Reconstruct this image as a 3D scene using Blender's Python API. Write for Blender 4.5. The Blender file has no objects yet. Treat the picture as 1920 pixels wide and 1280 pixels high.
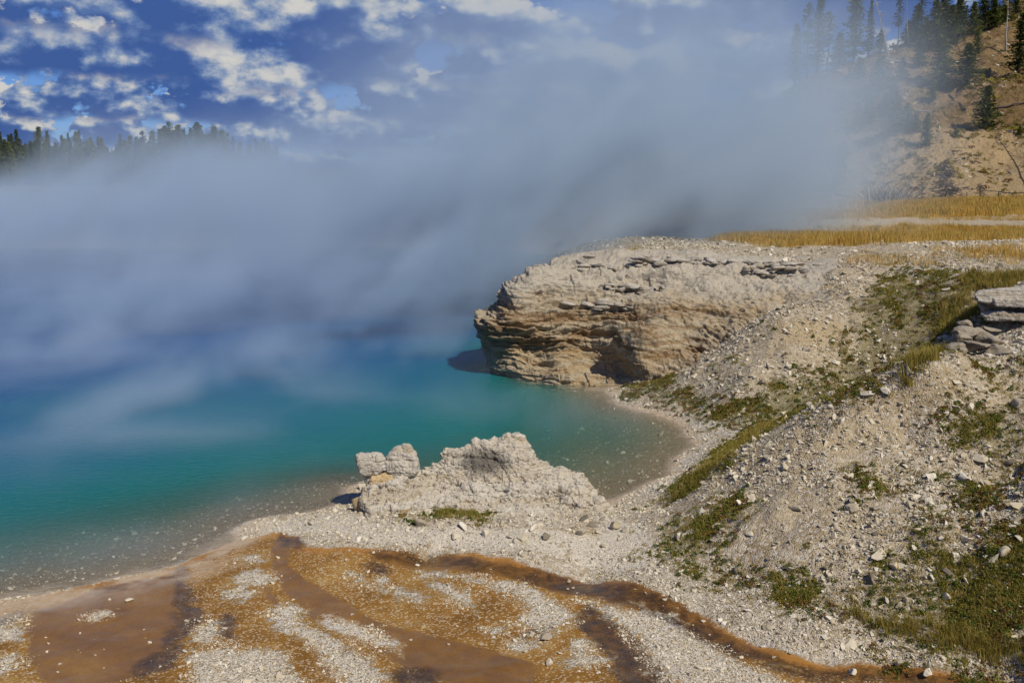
import bpy, bmesh, math, random
import numpy as np
from mathutils import Vector, Matrix, Euler

random.seed(7); RNG = np.random.default_rng(7)
sc = bpy.context.scene
COL = sc.collection
rad = math.radians

# ---------------------------------------------------------------- camera
CAMH, PITCH, FPX = 6.0, rad(9.43), 1867.0
cd = bpy.data.cameras.new('camera'); cam = bpy.data.objects.new('camera', cd); COL.objects.link(cam)
cd.sensor_width = 36.0; cd.lens = 36.0*FPX/1920.0; cd.clip_start = 0.1; cd.clip_end = 6000
cam.location = (0, 0, CAMH); cam.rotation_euler = (rad(90)-PITCH, 0, 0)
sc.camera = cam

# ---------------------------------------------------------------- light, sky, exposure
SUN_EL, SUN_AZ = rad(47), rad(143)         # azimuth clockwise from +Y (the way the camera looks)
SKY_STR = 0.062
sunv = Vector((math.sin(SUN_AZ)*math.cos(SUN_EL), math.cos(SUN_AZ)*math.cos(SUN_EL), math.sin(SUN_EL)))
sd = bpy.data.lights.new('sun', 'SUN'); sd.energy = 4.3; sd.angle = rad(0.55); sd.color = (1.0, 0.90, 0.72)
so = bpy.data.objects.new('sun', sd); COL.objects.link(so)
so.rotation_euler = sunv.to_track_quat('Z', 'Y').to_euler(); so.location = sunv*60
sc.view_settings.view_transform = 'Standard'; sc.view_settings.look = 'None'
sc.view_settings.exposure = -0.02; sc.view_settings.gamma = 1.0
sc.cycles.use_denoising = True
sc.cycles.use_adaptive_sampling = True; sc.cycles.adaptive_threshold = 0.03
sc.cycles.max_bounces = 6; sc.cycles.diffuse_bounces = 2; sc.cycles.glossy_bounces = 2
sc.cycles.transparent_max_bounces = 8; sc.cycles.volume_bounces = 2
sc.cycles.volume_step_rate = 3.0; sc.cycles.volume_max_steps = 256
sc.cycles.caustics_reflective = False; sc.cycles.caustics_refractive = False

class NT:
    """small helper to wire shader nodes"""
    def __init__(s, tree): s.t = tree; s.n = tree.nodes; s.l = tree.links.new
    def _in(s, sock, v):
        if v is None: return
        if isinstance(v, bpy.types.NodeSocket): s.l(v, sock)
        else:
            if sock.type == 'RGBA' and len(v) == 3: v = (*v, 1)
            sock.default_value = v
    def math(s, op, a, b=None, c=None, clamp=False):
        n = s.n.new('ShaderNodeMath'); n.operation = op; n.use_clamp = clamp
        for i, v in enumerate((a, b, c)): s._in(n.inputs[i], v)
        return n.outputs[0]
    def vmath(s, op, a, b=None, scale=None):
        n = s.n.new('ShaderNodeVectorMath'); n.operation = op
        s._in(n.inputs[0], a); s._in(n.inputs[1], b)
        if scale is not None: s._in(n.inputs['Scale'], scale)
        return n.outputs['Value'] if op in ('DOT_PRODUCT', 'LENGTH') else n.outputs[0]
    def mr(s, v, a, b, c=0.0, d=1.0, smooth=True):
        n = s.n.new('ShaderNodeMapRange'); n.interpolation_type = 'SMOOTHSTEP' if smooth else 'LINEAR'
        for i, x in enumerate((v, a, b, c, d)): s._in(n.inputs[i], x)
        return n.outputs[0]
    def noise(s, vec, scale, detail=3, rough=0.55, dist=0.0, dim='3D', lac=2.0):
        n = s.n.new('ShaderNodeTexNoise'); n.noise_dimensions = dim
        s._in(n.inputs['Vector'], vec); s._in(n.inputs['Scale'], scale); s._in(n.inputs['Detail'], detail)
        s._in(n.inputs['Roughness'], rough); s._in(n.inputs['Distortion'], dist); s._in(n.inputs['Lacunarity'], lac)
        return n.outputs[0]
    def voro(s, vec, scale, feat='F1', rnd=1.0):
        n = s.n.new('ShaderNodeTexVoronoi'); n.feature = feat
        s._in(n.inputs['Vector'], vec); s._in(n.inputs['Scale'], scale); s._in(n.inputs['Randomness'], rnd)
        return n
    def mix(s, f, a, b, mode='MIX'):
        n = s.n.new('ShaderNodeMix'); n.data_type = 'RGBA'; n.blend_type = mode; n.clamp_factor = True
        s._in(n.inputs[0], f); s._in(n.inputs[6], a); s._in(n.inputs[7], b); return n.outputs[2]
    def comb(s, x, y, z):
        n = s.n.new('ShaderNodeCombineXYZ')
        for i, v in enumerate((x, y, z)): s._in(n.inputs[i], v)
        return n.outputs[0]
    def sep(s, v):
        n = s.n.new('ShaderNodeSeparateXYZ'); s.l(v, n.inputs[0]); return n.outputs
    def attr(s, name):
        n = s.n.new('ShaderNodeAttribute'); n.attribute_name = name; return n.outputs['Fac']
    def ramp(s, f, stops):
        n = s.n.new('ShaderNodeValToRGB'); e = n.color_ramp.elements
        while len(e) > 1: e.remove(e[-1])
        for i, (p, c) in enumerate(stops):
            k = e[0] if i == 0 else e.new(p)
            k.position = p; k.color = (*c, 1) if len(c) == 3 else c
        s.l(f, n.inputs[0]); return n.outputs[0]
    def bump(s, h, strength, dist, normal=None):
        n = s.n.new('ShaderNodeBump'); n.inputs['Strength'].default_value = strength; n.inputs['Distance'].default_value = dist
        s.l(h, n.inputs['Height']); s._in(n.inputs['Normal'], normal); return n.outputs[0]

def build_world():
    w = bpy.data.worlds.new('World'); sc.world = w; w.use_nodes = True
    t = NT(w.node_tree); t.n.clear()
    out = t.n.new('ShaderNodeOutputWorld'); bg = t.n.new('ShaderNodeBackground')
    sky = t.n.new('ShaderNodeTexSky'); sky.sky_type = 'NISHITA'; sky.sun_disc = False
    sky.sun_elevation = SUN_EL; sky.sun_rotation = SUN_AZ; sky.altitude = 2200; sky.air_density = 1.0; sky.dust_density = 0.3; sky.ozone_density = 3.0
    tc = t.n.new('ShaderNodeTexCoord'); d = tc.outputs['Generated']
    x, y, z = t.sep(d)
    az = t.math('MULTIPLY', t.math('ARCTAN2', x, y), 57.29578)             # degrees
    el = t.math('MULTIPLY', t.math('ARCSINE', z), 57.29578)
    skyc = t.mix(1.0, sky.outputs[0], (0.55, 0.78, 1.25), 'MULTIPLY')
    col = skyc
    # rows of cumulus from the horizon upward: far and small first, near and large on top
    rows = [(0.2, 1.6, .85, 1.0, .30), (1.4, 2.4, .55, 3.1, .30), (2.8, 3.4, .40, 7.7, .31), (4.8, 4.6, .30, 12.3, .32),
            (7.2, 6.0, .25, 21.9, .34), (11., 9.0, .17, 33.1, .44), (20, 20., .08, 47.7, .47)]
    for e0, hh, s, seed, thr in rows:
        h = t.math('DIVIDE', t.math('SUBTRACT', el, e0), hh)              # 0 base .. 1 top of the row
        p = t.comb(t.math('MULTIPLY_ADD', az, s*0.62, seed*13.7), t.math('MULTIPLY_ADD', el, s, seed), seed)
        n = t.noise(p, 1.0, 7, 0.61, 0.0, '2D')
        big = t.noise(p, 0.33, 1, 0.5, 0, '2D')
        v = t.math('ADD', n, t.math('MULTIPLY', t.math('SUBTRACT', big, 0.5), 0.5))
        up = t.math('SUBTRACT', v, t.math('MULTIPLY', t.math('MAXIMUM', h, 0.0), 0.20))
        base = t.mr(t.math('ADD', h, t.math('MULTIPLY', t.math('SUBTRACT', n, 0.5), 0.5)), -0.10, 0.12)
        m = t.math('MULTIPLY', t.mr(up, thr, thr+0.055), base)
        pl = t.vmath('ADD', p, (0.12, 0.24, 0))
        n2 = t.noise(pl, 1.0, 3, 0.55, 0.0, '2D')
        lit = t.math('ADD', t.math('MULTIPLY', t.math('SUBTRACT', n, n2), 2.6), t.math('MULTIPLY', h, 0.55))
        lit = t.mr(lit, 0.0, 0.68)
        cc = t.ramp(lit, [(0.0, (0.050, 0.110, 0.32)), (0.3, (0.12, 0.20, 0.41)), (0.6, (0.27, 0.34, 0.48)), (1.0, (0.62, 0.61, 0.58))])
        cc = t.mix(1.0, cc, (1/SKY_STR,)*3, 'MULTIPLY')
        col = t.mix(m, col, cc)
    low = t.mr(el, -1.0, 0.0)
    t.l(col, bg.inputs[0]); bg.inputs[1].default_value = SKY_STR
    t.l(bg.outputs[0], out.inputs[0])
    try: w.cycles.sampling_method = 'MANUAL'; w.cycles.sample_map_resolution = 512
    except Exception: pass
build_world()

# ---------------------------------------------------------------- measuring: picture point -> place
cp, sp = math.cos(PITCH), math.sin(PITCH)
def rdir(px, py):
    px = np.asarray(px, float); py = np.asarray(py, float)
    a = (px-960)/FPX; b = (640-py)/FPX
    return np.stack([a, cp+b*sp, -sp+b*cp], -1)
def P(px, py, z=0.0):
    d = rdir(px, py); t = (np.asarray(z)-CAMH)/d[..., 2]
    r = d*t[..., None]; r[..., 2] += CAMH; return r
def PD(px, py, D):
    d = rdir(px, py); r = d*(np.asarray(D)/d[..., 1])[..., None]; r[..., 2] += CAMH; return r

# ---------------------------------------------------------------- numpy noise
def _h(ix, iy, iz):
    h = (ix.astype(np.uint32)*np.uint32(374761393) + iy.astype(np.uint32)*np.uint32(668265263) + iz.astype(np.uint32)*np.uint32(2246822519))
    h = (h ^ (h >> np.uint32(13)))*np.uint32(1274126177)
    h = h ^ (h >> np.uint32(16))
    return (h & np.uint32(0xffff)).astype(np.float32)/65535.0
def vn2(x, y, seed=0):
    fx, fy = np.floor(x), np.floor(y); ix, iy = fx.astype(np.int64), fy.astype(np.int64); iz = np.full_like(ix, seed)
    u, v = (x-fx).astype(np.float32), (y-fy).astype(np.float32)
    u = u*u*u*(u*(u*6-15)+10); v = v*v*v*(v*(v*6-15)+10)
    a = _h(ix, iy, iz); b = _h(ix+1, iy, iz); c = _h(ix, iy+1, iz); d = _h(ix+1, iy+1, iz)
    return (a+(b-a)*u)*(1-v) + (c+(d-c)*u)*v
def fbm2(x, y, s=1.0, oct=4, seed=0, gain=0.5):
    r = 0.0; a = 1.0; tot = 0.0; x = x*s+17.3; y = y*s-9.1
    for o in range(oct):
        r = r+a*vn2(x, y, seed+o); tot += a; a *= gain
        x, y = 1.62*x+1.2*y+3.1, -1.2*x+1.62*y+7.7
    return r/tot-0.5
def vn3(p, seed=0):
    f = np.floor(p); i = f.astype(np.int64)+seed*131; u = (p-f).astype(np.float32); u = u*u*u*(u*(u*6-15)+10)
    r = 0
    for dx in (0, 1):
        wx = u[..., 0] if dx else 1-u[..., 0]
        for dy in (0, 1):
            wy = u[..., 1] if dy else 1-u[..., 1]
            for dz in (0, 1):
                wz = u[..., 2] if dz else 1-u[..., 2]
                r = r+wx*wy*wz*_h(i[..., 0]+dx, i[..., 1]+dy, i[..., 2]+dz)
    return r
def fbm3(p, s=1.0, oct=4, seed=0, gain=0.5):
    r = 0; a = 1.0; tot = 0; q = np.asarray(p)*s
    for o in range(oct):
        r = r+a*vn3(q, seed+o); tot += a; a *= gain; q = q*2.03+np.array([3.7, 1.3, 5.1])
    return r/tot-0.5
def sstep(a, b, x):
    t = np.clip((x-a)/(b-a), 0, 1); return t*t*(3-2*t)

# ---------------------------------------------------------------- terrain height
# (picture x, picture y, height of the ground there)
CP = [
 # brown apron and shore
 (0,1125,0),(110,1105,0),(230,1078,0),(330,1052,.0),(430,1012,.0),(300,1100,.10),(100,1170,.12),(300,1200,.16),(100,1270,.2),(500,1060,.12),(500,1180,.18),
 (600,1270,.24),(700,1100,.16),(800,1050,.12),(900,1150,.2),(1000,1240,.26),(1100,1092,.14),(1200,1180,.22),(1300,1175,.14),(1400,1205,.14),(1550,1240,.16),(1300,1270,.28),
 (1700,1268,.2),(1900,1290,.25),(430,1003,.02),(480,978,.06),(600,985,.25),(560,1005,.16),(700,1010,.3),(800,1015,.38),(1000,1035,.42),(1200,1080,.34),(1400,1150,.34),(1550,1195,.36),(1750,1235,.4),
 # lake bed near
 (0,1085,-.16),(200,1040,-.16),(350,1000,-.16),(500,955,-.16),(600,945,-.15),(0,1020,-.65),(200,975,-.75),(400,930,-.75),(560,905,-.7),(0,900,-2.0),(300,870,-2.2),(500,850,-2.0),
 (0,750,-3.5),(300,700,-4),(600,750,-3.2),(700,830,-1.8),(800,800,-2.0),(640,907,-.06),(668,912,.05),
 # outcrop
 (690,955,.2),(700,905,.05),(760,975,.4),(850,985,.5),(1000,985,.5),(1120,960,.32),(1180,1000,.4),(780,915,-.15),(900,912,-.2),(1000,915,-.2),(1080,925,-.12),
 # inlet
 (1150,945,.02),(1215,912,.06),(1270,888,.04),(1312,832,.03),(1290,795,.03),(1210,770,.02),(1100,727,.0),(1000,712,.0),(900,700,-.1),(1200,850,-.14),(1250,842,-.08),(1100,800,-.26),(1100,870,-.20),
 (1000,770,-.6),(1000,850,-.5),(900,780,-1.4),(850,730,-1.4),(950,730,-.4),(800,700,-3),(840,660,-3.5),
 # near slope: foot, ridge, face
 (1245,1045,.38),(1380,1088,.42),(1560,1150,.46),(1750,1200,.5),(1920,1235,.55),(1250,952,.3),(1340,880,.95),(1450,810,1.6),(1600,745,2.35),(1740,690,2.92),(1800,655,3.1),
 (1900,900,1.6),(1900,750,2.3),(1900,660,2.85),(1870,612,2.98),(1835,602,3.05),(1880,546,3.68),(1960,605,3.0),(1920,530,3.75),(1450,960,1.1),(1600,950,1.3),(1700,820,1.9),(1750,1000,1.25),(2100,1000,1.8),(2100,1200,1.0),(2150,700,3.4),(2100,560,3.8),
 # bowl
 (1340,800,.2),(1400,782,.4),(1465,792,.30),(1600,722,.80),(1700,675,1.40),(1790,620,2.6),(1400,700,1.15),(1500,650,1.65),(1600,600,2.15),(1450,580,2.35),(1560,545,2.7),(1700,545,2.75),(1800,532,3.1),
 (1560,512,3.05),(1700,503,3.2),(1800,508,3.3),(1900,502,3.4),(1250,722,.35),(1300,690,.85),(1350,640,1.35),(1300,762,.2),(1200,742,.2),
 # flat top
 (1320,456,3.1),(1500,450,3.25),(1700,450,3.3),(1900,450,3.35),(1250,474,3.1),(1400,478,3.2),(1170,470,3.0),(1110,474,2.9),(1400,446,3.15),(1500,440,3.3),(1800,425,3.35),(1920,415,3.4),(1600,405,3.35),(1800,395,3.4),(1500,392,3.35),(2200,420,3.6),(2300,480,3.9),
]
pts = [P(*c) for c in CP]
def W(x, y, z): pts.append(np.array([x, y, z], float))
# behind the cliff skin
for px, D, z in [(950,32.3,-.3),(1050,31.2,-.3),(1150,30.6,-.3),(1250,30.2,-.2),(1340,29.8,.6),(1420,30.6,1.7),
                 (1020,34.5,1.2),(1100,33.6,1.6),(1200,33.2,1.9),(1300,32.8,2.1),(1400,32.6,2.5),(1080,37,2.9)]:
    q = PD(px, 600, D); W(q[0], D, z)
for px, D, z in [(880,33,-2.5),(900,38,-2.5),(930,44,-2.5),(1050,51,-2),(1200,53,-1.5),(1350,53,-.6),(1480,53,.6),(1600,52,2.6),
                 (1000,44,2.2),(1060,46,2.3),(1150,48,2.45),(1230,48,2.6),(1300,48.3,2.75),(1400,48.5,3.0),(1420,58,2.9),(1550,57.5,3.3),(1300,60,2.6),(1150,62,1.5),(1000,66,-1),(1200,75,3.2)]:
    q = PD(px, 500, D); W(q[0], D, z)
# crater bed and far banks, camera side, hill
for x, y, z in [(-10,40,-6),(-25,40,-6),(-10,60,-6),(-30,60,-5),(-15,25,-5),(-45,30,-4),(-55,60,-2),(-45,80,-1),(-20,80,-2),(0,75,-2),(-25,92,3.0),(-55,88,3),(0,92,3.2),(-75,60,3.2),(-65,25,2.5),(-40,14,0.6),(-25,12,.1),
                (-15,8,.35),(-5,7,.45),(3,7,.6),(8,7,1.4),(0,3,1.6),(-10,2,1.2),(10,2,2.6),(14,10,3.2),(0,-10,3),(-40,-10,2.5),(40,-10,4),(40,20,4),(60,50,4),(30,40,3.6),
                (-30,130,4),(-100,130,4.5),(0,130,4),(-150,60,5),(-80,220,6),(-200,220,8),(0,220,6),(0,400,8),(-250,400,10),(250,-50,5),(-250,-100,5),(0,-200,3),(300,400,20),
                (18,105,3.7),(30,100,3.8),(45,92,3.9),(60,85,4.2),(28,85,3.5),(42,75,3.6),(12,125,4.2)]: W(x, y, z)
for px, py, D in [(1900,372,100),(1750,374,102),(1640,378,105),(1900,320,104.5),(1780,330,106),(1900,280,111),(1780,285,113),(1650,300,115),(1550,335,115),(1900,200,125),(1750,210,128),(1640,220,132),
                  (1520,260,134),(1430,320,140),(1900,130,140),(1780,130,142),(1680,120,146),(1600,112,150),(1520,140,154),(1440,200,160),(1350,290,170),(1880,80,152),(1780,85,154),(1920,30,162),(1840,50,162),(1700,92,160),(2200,60,140),(2300,-150,170),(2000,-40,172),(1250,325,190)]:
    pts.append(PD(px, py, D))
W(70,230,20); W(140,200,50); W(120,110,30); W(40,260,11); W(90,190,30); W(110,240,34)
CPW = np.array(pts)
def _fit(c):
    r = np.linalg.norm(c[:, None, :2]-c[None, :, :2], axis=-1); n = len(c)
    A = np.zeros((n+3, n+3)); A[:n, :n] = -r + np.eye(n)*1e-6
    A[:n, n] = 1; A[:n, n+1:] = c[:, :2]; A[n, :n] = 1; A[n+1:, :n] = c[:, :2].T
    b = np.zeros(n+3); b[:n] = c[:, 2]
    return np.linalg.solve(A, b)
CW = _fit(CPW); NC = len(CPW)
def base_h(x, y):
    x = np.asarray(x, np.float64).ravel(); y = np.asarray(y, np.float64).ravel(); out = np.empty_like(x)
    for s in range(0, len(x), 60000):
        X = x[s:s+60000].astype(np.float32); Y = y[s:s+60000].astype(np.float32)
        r = np.hypot(X[:, None]-CPW[None, :, 0].astype(np.float32), Y[:, None]-CPW[None, :, 1].astype(np.float32))
        out[s:s+60000] = -(r @ CW[:NC].astype(np.float32)) + CW[NC]+CW[NC+1]*X+CW[NC+2]*Y
    return out
def height(x, y):
    x = np.asarray(x, float).ravel(); y = np.asarray(y, float).ravel()
    h = base_h(x, y); R = np.hypot(x, y)
    rough = sstep(.42, 1.0, h)*(1-sstep(3.0, 3.4, h)*.6)
    hill = sstep(4.5, 9, h)*sstep(95, 110, R)
    a = fbm2(x, y, .45, 3, 3); b = fbm2(x, y, 2.2, 4, 11); c = fbm2(x, y, 8.0, 3, 23)
    h = h + a*(.05+.28*rough) + b*(.035+.15*rough) + c*(.012+.05*rough)
    h = h + hill*(fbm2(x, y, .10, 4, 31)*4.0 + fbm2(x, y, .5, 3, 37)*1.6)
    return h
def G(px, py):
    """where the line of sight through a picture point meets the ground"""
    px = np.atleast_1d(np.asarray(px, float)); py = np.atleast_1d(np.asarray(py, float))
    d = rdir(px, py); d = d/d[:, 1:2]; n = len(px)
    T = 7*np.exp(np.linspace(0, math.log(60), 240)); res = np.full(n, T[-1]); lo = np.full(n, T[0]); done = np.zeros(n, bool)
    XX = d[:, 0:1]*T; YY = np.ones((n, 1))*T; ZZ = CAMH+d[:, 2:3]*T
    below = (ZZ - height(XX, YY).reshape(ZZ.shape)) < 0
    k = np.where(below.any(1), below.argmax(1), len(T)-1); lo = T[np.maximum(k-1, 0)]; hi = T[k]
    for _ in range(14):
        m = (lo+hi)/2; zz = CAMH+d[:, 2]*m - height(d[:, 0]*m, m)
        hi = np.where(zz < 0, m, hi); lo = np.where(zz < 0, lo, m)
    r = d*hi[:, None]; r[:, 2] += CAMH; return r
def poly_sd(poly, x, y):
    """signed distance, positive inside"""
    n = len(poly); d2 = np.full(x.shape, 1e12); ins = np.zeros(x.shape, bool)
    for i in range(n):
        ax, ay = poly[i][:2]; bx, by = poly[(i+1) % n][:2]
        ex, ey = bx-ax, by-ay; wx, wy = x-ax, y-ay
        t = np.clip((wx*ex+wy*ey)/(ex*ex+ey*ey+1e-9), 0, 1)
        d2 = np.minimum(d2, (wx-ex*t)**2+(wy-ey*t)**2)
        c = ((ay > y) != (by > y)) & (x < (bx-ax)*(y-ay)/((by-ay) if abs(by-ay) > 1e-9 else 1e-9)+ax)
        ins ^= c
    d = np.sqrt(d2); return np.where(ins, d, -d)
def region(polys, x, y, soft, flat=True):
    """soft membership 0..1 (0.5 on the outline) of points in any of the outlines"""
    out = np.zeros(x.shape)
    for pl in polys:
        pp = np.array(pl, float); q = G(pp[:, 0], np.minimum(pp[:, 1], 1330))
        m = (x > q[:, 0].min()-soft) & (x < q[:, 0].max()+soft) & (y > q[:, 1].min()-soft) & (y < q[:, 1].max()+soft)
        if m.any():
            out[m] = np.maximum(out[m], np.clip(.5+.5*poly_sd(q, x[m], y[m])/soft, 0, 1))
    return out
def ell(cx, cy, rx, ry, n=12, rot=0):
    c, s = math.cos(rad(rot)), math.sin(rad(rot))
    return [(cx+rx*math.cos(a)*c-ry*math.sin(a)*s, cy+rx*math.cos(a)*s+ry*math.sin(a)*c) for a in np.linspace(0, 2*math.pi, n, endpoint=False)]
def streak(pts_, w):
    p = np.array(pts_, float); t = np.gradient(p, axis=0); t /= np.linalg.norm(t, axis=1)[:, None]+1e-9
    nrm = np.stack([-t[:, 1], t[:, 0]], 1); ww = np.array(w)[:, None] if np.ndim(w) else w
    return [tuple(q) for q in np.vstack([p+nrm*ww, (p-nrm*ww)[::-1]])]

# coloured ground, outlined in the picture
MAT = [[(-500,1240),(0,1132),(100,1112),(230,1084),(330,1062),(430,1018),(520,1000),(560,1003),(575,1022),(700,1030),(860,1036),(1000,1056),(1150,1086),(1250,1120),(1330,1160),(1400,1195),(1500,1221),(1700,1252),(1920,1285),(2000,1300),(2000,1330),(-500,1330)]]
WHITE = [ell(475,1086,46,17), ell(472,1050,26,10), ell(545,1160,32,30), streak([(560,1170),(600,1205),(640,1250),(700,1300)],[20,26,30,36]), streak([(610,1160),(680,1190),(735,1218)],[14,16,8]), ell(705,1086,20,9), streak([(730,1105),(770,1120),(790,1128)],9),
         streak([(800,1098),(840,1112),(885,1135)],[10,14,16]), streak([(780,1075),(860,1082),(930,1092)],7), [(905,1092),(960,1084),(1020,1106),(1060,1140),(1078,1166),(1050,1182),(1020,1202),(985,1180),(940,1165),(985,1148),(960,1120)],
         [(1088,1126),(1150,1139),(1240,1143),(1290,1180),(1335,1202),(1390,1232),(1490,1285),(1230,1290),(1205,1222),(1160,1172)], ell(10,1185,38,24), ell(12,1245,30,20), [(352,1172),(400,1158),(422,1205),(345,1212)], [(358,1232),(430,1212),(520,1225),(575,1285),(400,1320),(350,1270)],
         ell(185,1152,32,8,rot=-8), ell(1085,1212,30,16), ell(920,1182,18,8), ell(975,1212,28,10,rot=15), streak([(650,1075),(720,1110),(740,1118)],6), ell(1110,1240,40,12), ell(440,1110,40,12), ell(640,1235,20,12), ell(25,1160,22,8)]
DARK = [[(705,1040),(760,1033),(850,1044),(930,1056),(900,1066),(800,1060),(720,1054)], [(930,1060),(1000,1058),(1100,1080),(1200,1105),(1270,1135),(1330,1170),(1395,1202),(1480,1235),(1380,1228),(1300,1190),(1180,1135),(1080,1110),(990,1085)],
        streak([(345,1065),(345,1110),(350,1150),(325,1195),(310,1225)],[12,10,14,12,10]), streak([(405,1155),(425,1175),(440,1195)],[8,14,6]), streak([(345,1215),(300,1245),(250,1262)],[8,14,12]), streak([(1090,1150),(1140,1190),(1190,1250),(1230,1320)],[22,30,32,30]),
        streak([(520,1010),(560,1018)],[6,10]), ell(705,1066,14,6), streak([(0,1170),(40,1150)],[8,5]), streak([(980,1195),(1030,1180)],[6,3]), ell(760,1270,40,18), streak([(1440,1240),(1560,1258),(1750,1275),(1920,1292)],[8,12,10,10]), ell(560,1012,10,8)]
CHAN = [streak([(520,1012),(530,1070),(580,1120),(660,1170),(760,1215),(900,1260),(1000,1300)],[16,20,26,28,36,46,60]), [(60,1140),(200,1100),(335,1075),(345,1120),(320,1200),(280,1260),(120,1290),(40,1210)], streak([(700,1045),(900,1060),(1100,1100),(1280,1160),(1400,1215),(1560,1245),(1900,1290)],[8,12,20,22,14,14,12]), streak([(1100,1160),(1160,1210),(1230,1310)],[18,26,30]),
        streak([(480,1080),(560,1170),(600,1250),(640,1300)],[6,10,12,14])]
VEG = [[(1600,580),(1640,540),(1690,518),(1760,528),(1800,556),(1790,610),(1740,655),(1650,712),(1540,762),(1430,795),(1340,800),(1300,765),(1400,752),(1540,700),(1590,640)],
       [(1245,950),(1300,915),(1370,862),(1440,812),(1480,785),(1440,780),(1370,830),(1290,905)],
       [(1243,1042),(1255,1005),(1300,962),(1360,968),(1340,1020),(1300,1040),(1400,1075),(1480,1108),(1560,1105),(1650,1098),(1750,1088),(1850,1058),(1925,1000),(1990,1000),(1990,1215),(1750,1190),(1600,1158),(1470,1118),(1370,1085)],
       [(1570,1145),(1700,1172),(1920,1195),(1990,1205),(1990,1238),(1800,1222),(1650,1190)], ell(1850,815,60,42), ell(1872,708,28,16), [(1795,522),(1860,515),(1960,508),(1960,540),(1850,546),(1800,545)], [(1765,565),(1830,548),(1828,600),(1770,625)],
       [(1150,716),(1200,702),(1255,718),(1320,770),(1262,768),(1185,742)], [(1660,500),(1760,495),(1800,520),(1740,525),(1680,515)], ell(1060,703,22,6), ell(1350,960,40,14), ell(1760,975,22,20), [(1600,1085),(1700,1080),(1760,1050),(1850,1030),(1990,960),(1990,1200),(1750,1180),(1620,1140)], ell(1900,880,30,30), ell(1640,900,24,10), ell(1830,930,30,14), ell(880,972,14,8), ell(822,960,20,10)]
SAND = [[(1260,505),(1400,498),(1560,520),(1600,555),(1500,560),(1380,550),(1330,570),(1260,560)], [(1250,955),(1340,888),(1450,818),(1600,752),(1740,695),(1800,665),(1760,720),(1620,790),(1460,860),(1340,925)], [(1680,760),(1760,690),(1830,690),(1760,740),(1700,800),(1600,850),(1400,905),(1320,905),(1420,860),(1560,800)], ell(1820,1000,60,30), ell(1700,830,30,20), [(1440,620),(1560,590),(1600,620),(1520,660),(1440,660)], ell(1100,1010,140,28), ell(1010,690,60,24)]
GOLD = [[(1330,452),(1420,433),(1600,429),(1950,428),(1950,450),(1600,462),(1450,463)], [(1640,392),(1700,376),(1950,373),(1950,402),(1660,410)], [(1340,408),(1640,398),(1640,408),(1340,416)]]

CRUST = [[(640,900),(672,895),(700,893),(692,930),(668,936)], streak([(1130,946),(1180,926),(1232,904)],[7,10,7]), streak([(1225,925),(1262,892),(1300,855),(1322,828),(1300,796)],[8,10,12,16,7]), streak([(1400,812),(1340,800),(1290,792)],[6,8,6]), [(420,1000),(470,974),(560,966),(660,960),(700,975),(560,1000),(480,1003)], streak([(900,698),(960,710),(1040,718)],4), streak([(560,985),(700,1000),(900,1012),(1100,1028),(1230,1058)],[12,18,20,28,14]), [(1120,960),(1200,985),(1245,1040),(1180,1060),(1120,1010)]]
# ---------------------------------------------------------------- object helpers
def tag(o, label=None, cat=None, group=None, kind=None):
    if label: o['label'] = label
    if cat: o['category'] = cat
    if group: o['group'] = group
    if kind: o['kind'] = kind
    return o
def mkobj(name, me, mat=None, parent=None, smooth=False):
    if mat is not None and len(me.materials) == 0: me.materials.append(mat)
    if smooth and len(me.polygons): me.polygons.foreach_set('use_smooth', np.ones(len(me.polygons), bool))
    o = bpy.data.objects.new(name, me); COL.objects.link(o)
    if parent is not None: o.parent = parent
    return o
def empty(name, loc, rz=0):
    o = bpy.data.objects.new(name, None); COL.objects.link(o); o.location = loc; o.rotation_euler = (0, 0, rz); o.empty_display_size = .2; return o
def mesh_np(name, V, F):
    me = bpy.data.meshes.new(name); V = np.asarray(V, np.float32); F = np.asarray(F, np.int32); k = F.shape[1]
    me.vertices.add(len(V)); me.vertices.foreach_set('co', V.ravel())
    me.loops.add(F.size); me.loops.foreach_set('vertex_index', F.ravel())
    me.polygons.add(len(F)); me.polygons.foreach_set('loop_start', np.arange(0, F.size, k, dtype=np.int32))
    me.update(calc_edges=True); return me
def grid_faces(nu, nv):
    i = np.arange(nu-1)[:, None]*nv+np.arange(nv-1)[None, :]
    return np.stack([i, i+nv, i+nv+1, i+1], -1).reshape(-1, 4)
def fattr(me, name, v):
    a = me.attributes.new(name, 'FLOAT', 'POINT'); a.data.foreach_set('value', np.asarray(v, np.float32).ravel())
def newmat(name):
    m = bpy.data.materials.new(name); m.use_nodes = True; t = NT(m.node_tree); t.n.clear()
    out = t.n.new('ShaderNodeOutputMaterial'); b = t.n.new('ShaderNodeBsdfPrincipled'); t.l(b.outputs[0], out.inputs[0])
    b.inputs['Roughness'].default_value = .9; b.inputs['Specular IOR Level'].default_value = .2
    return m, t, b
def wpos(t):
    g = t.n.new('ShaderNodeNewGeometry'); return g.outputs['Position'], g

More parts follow.
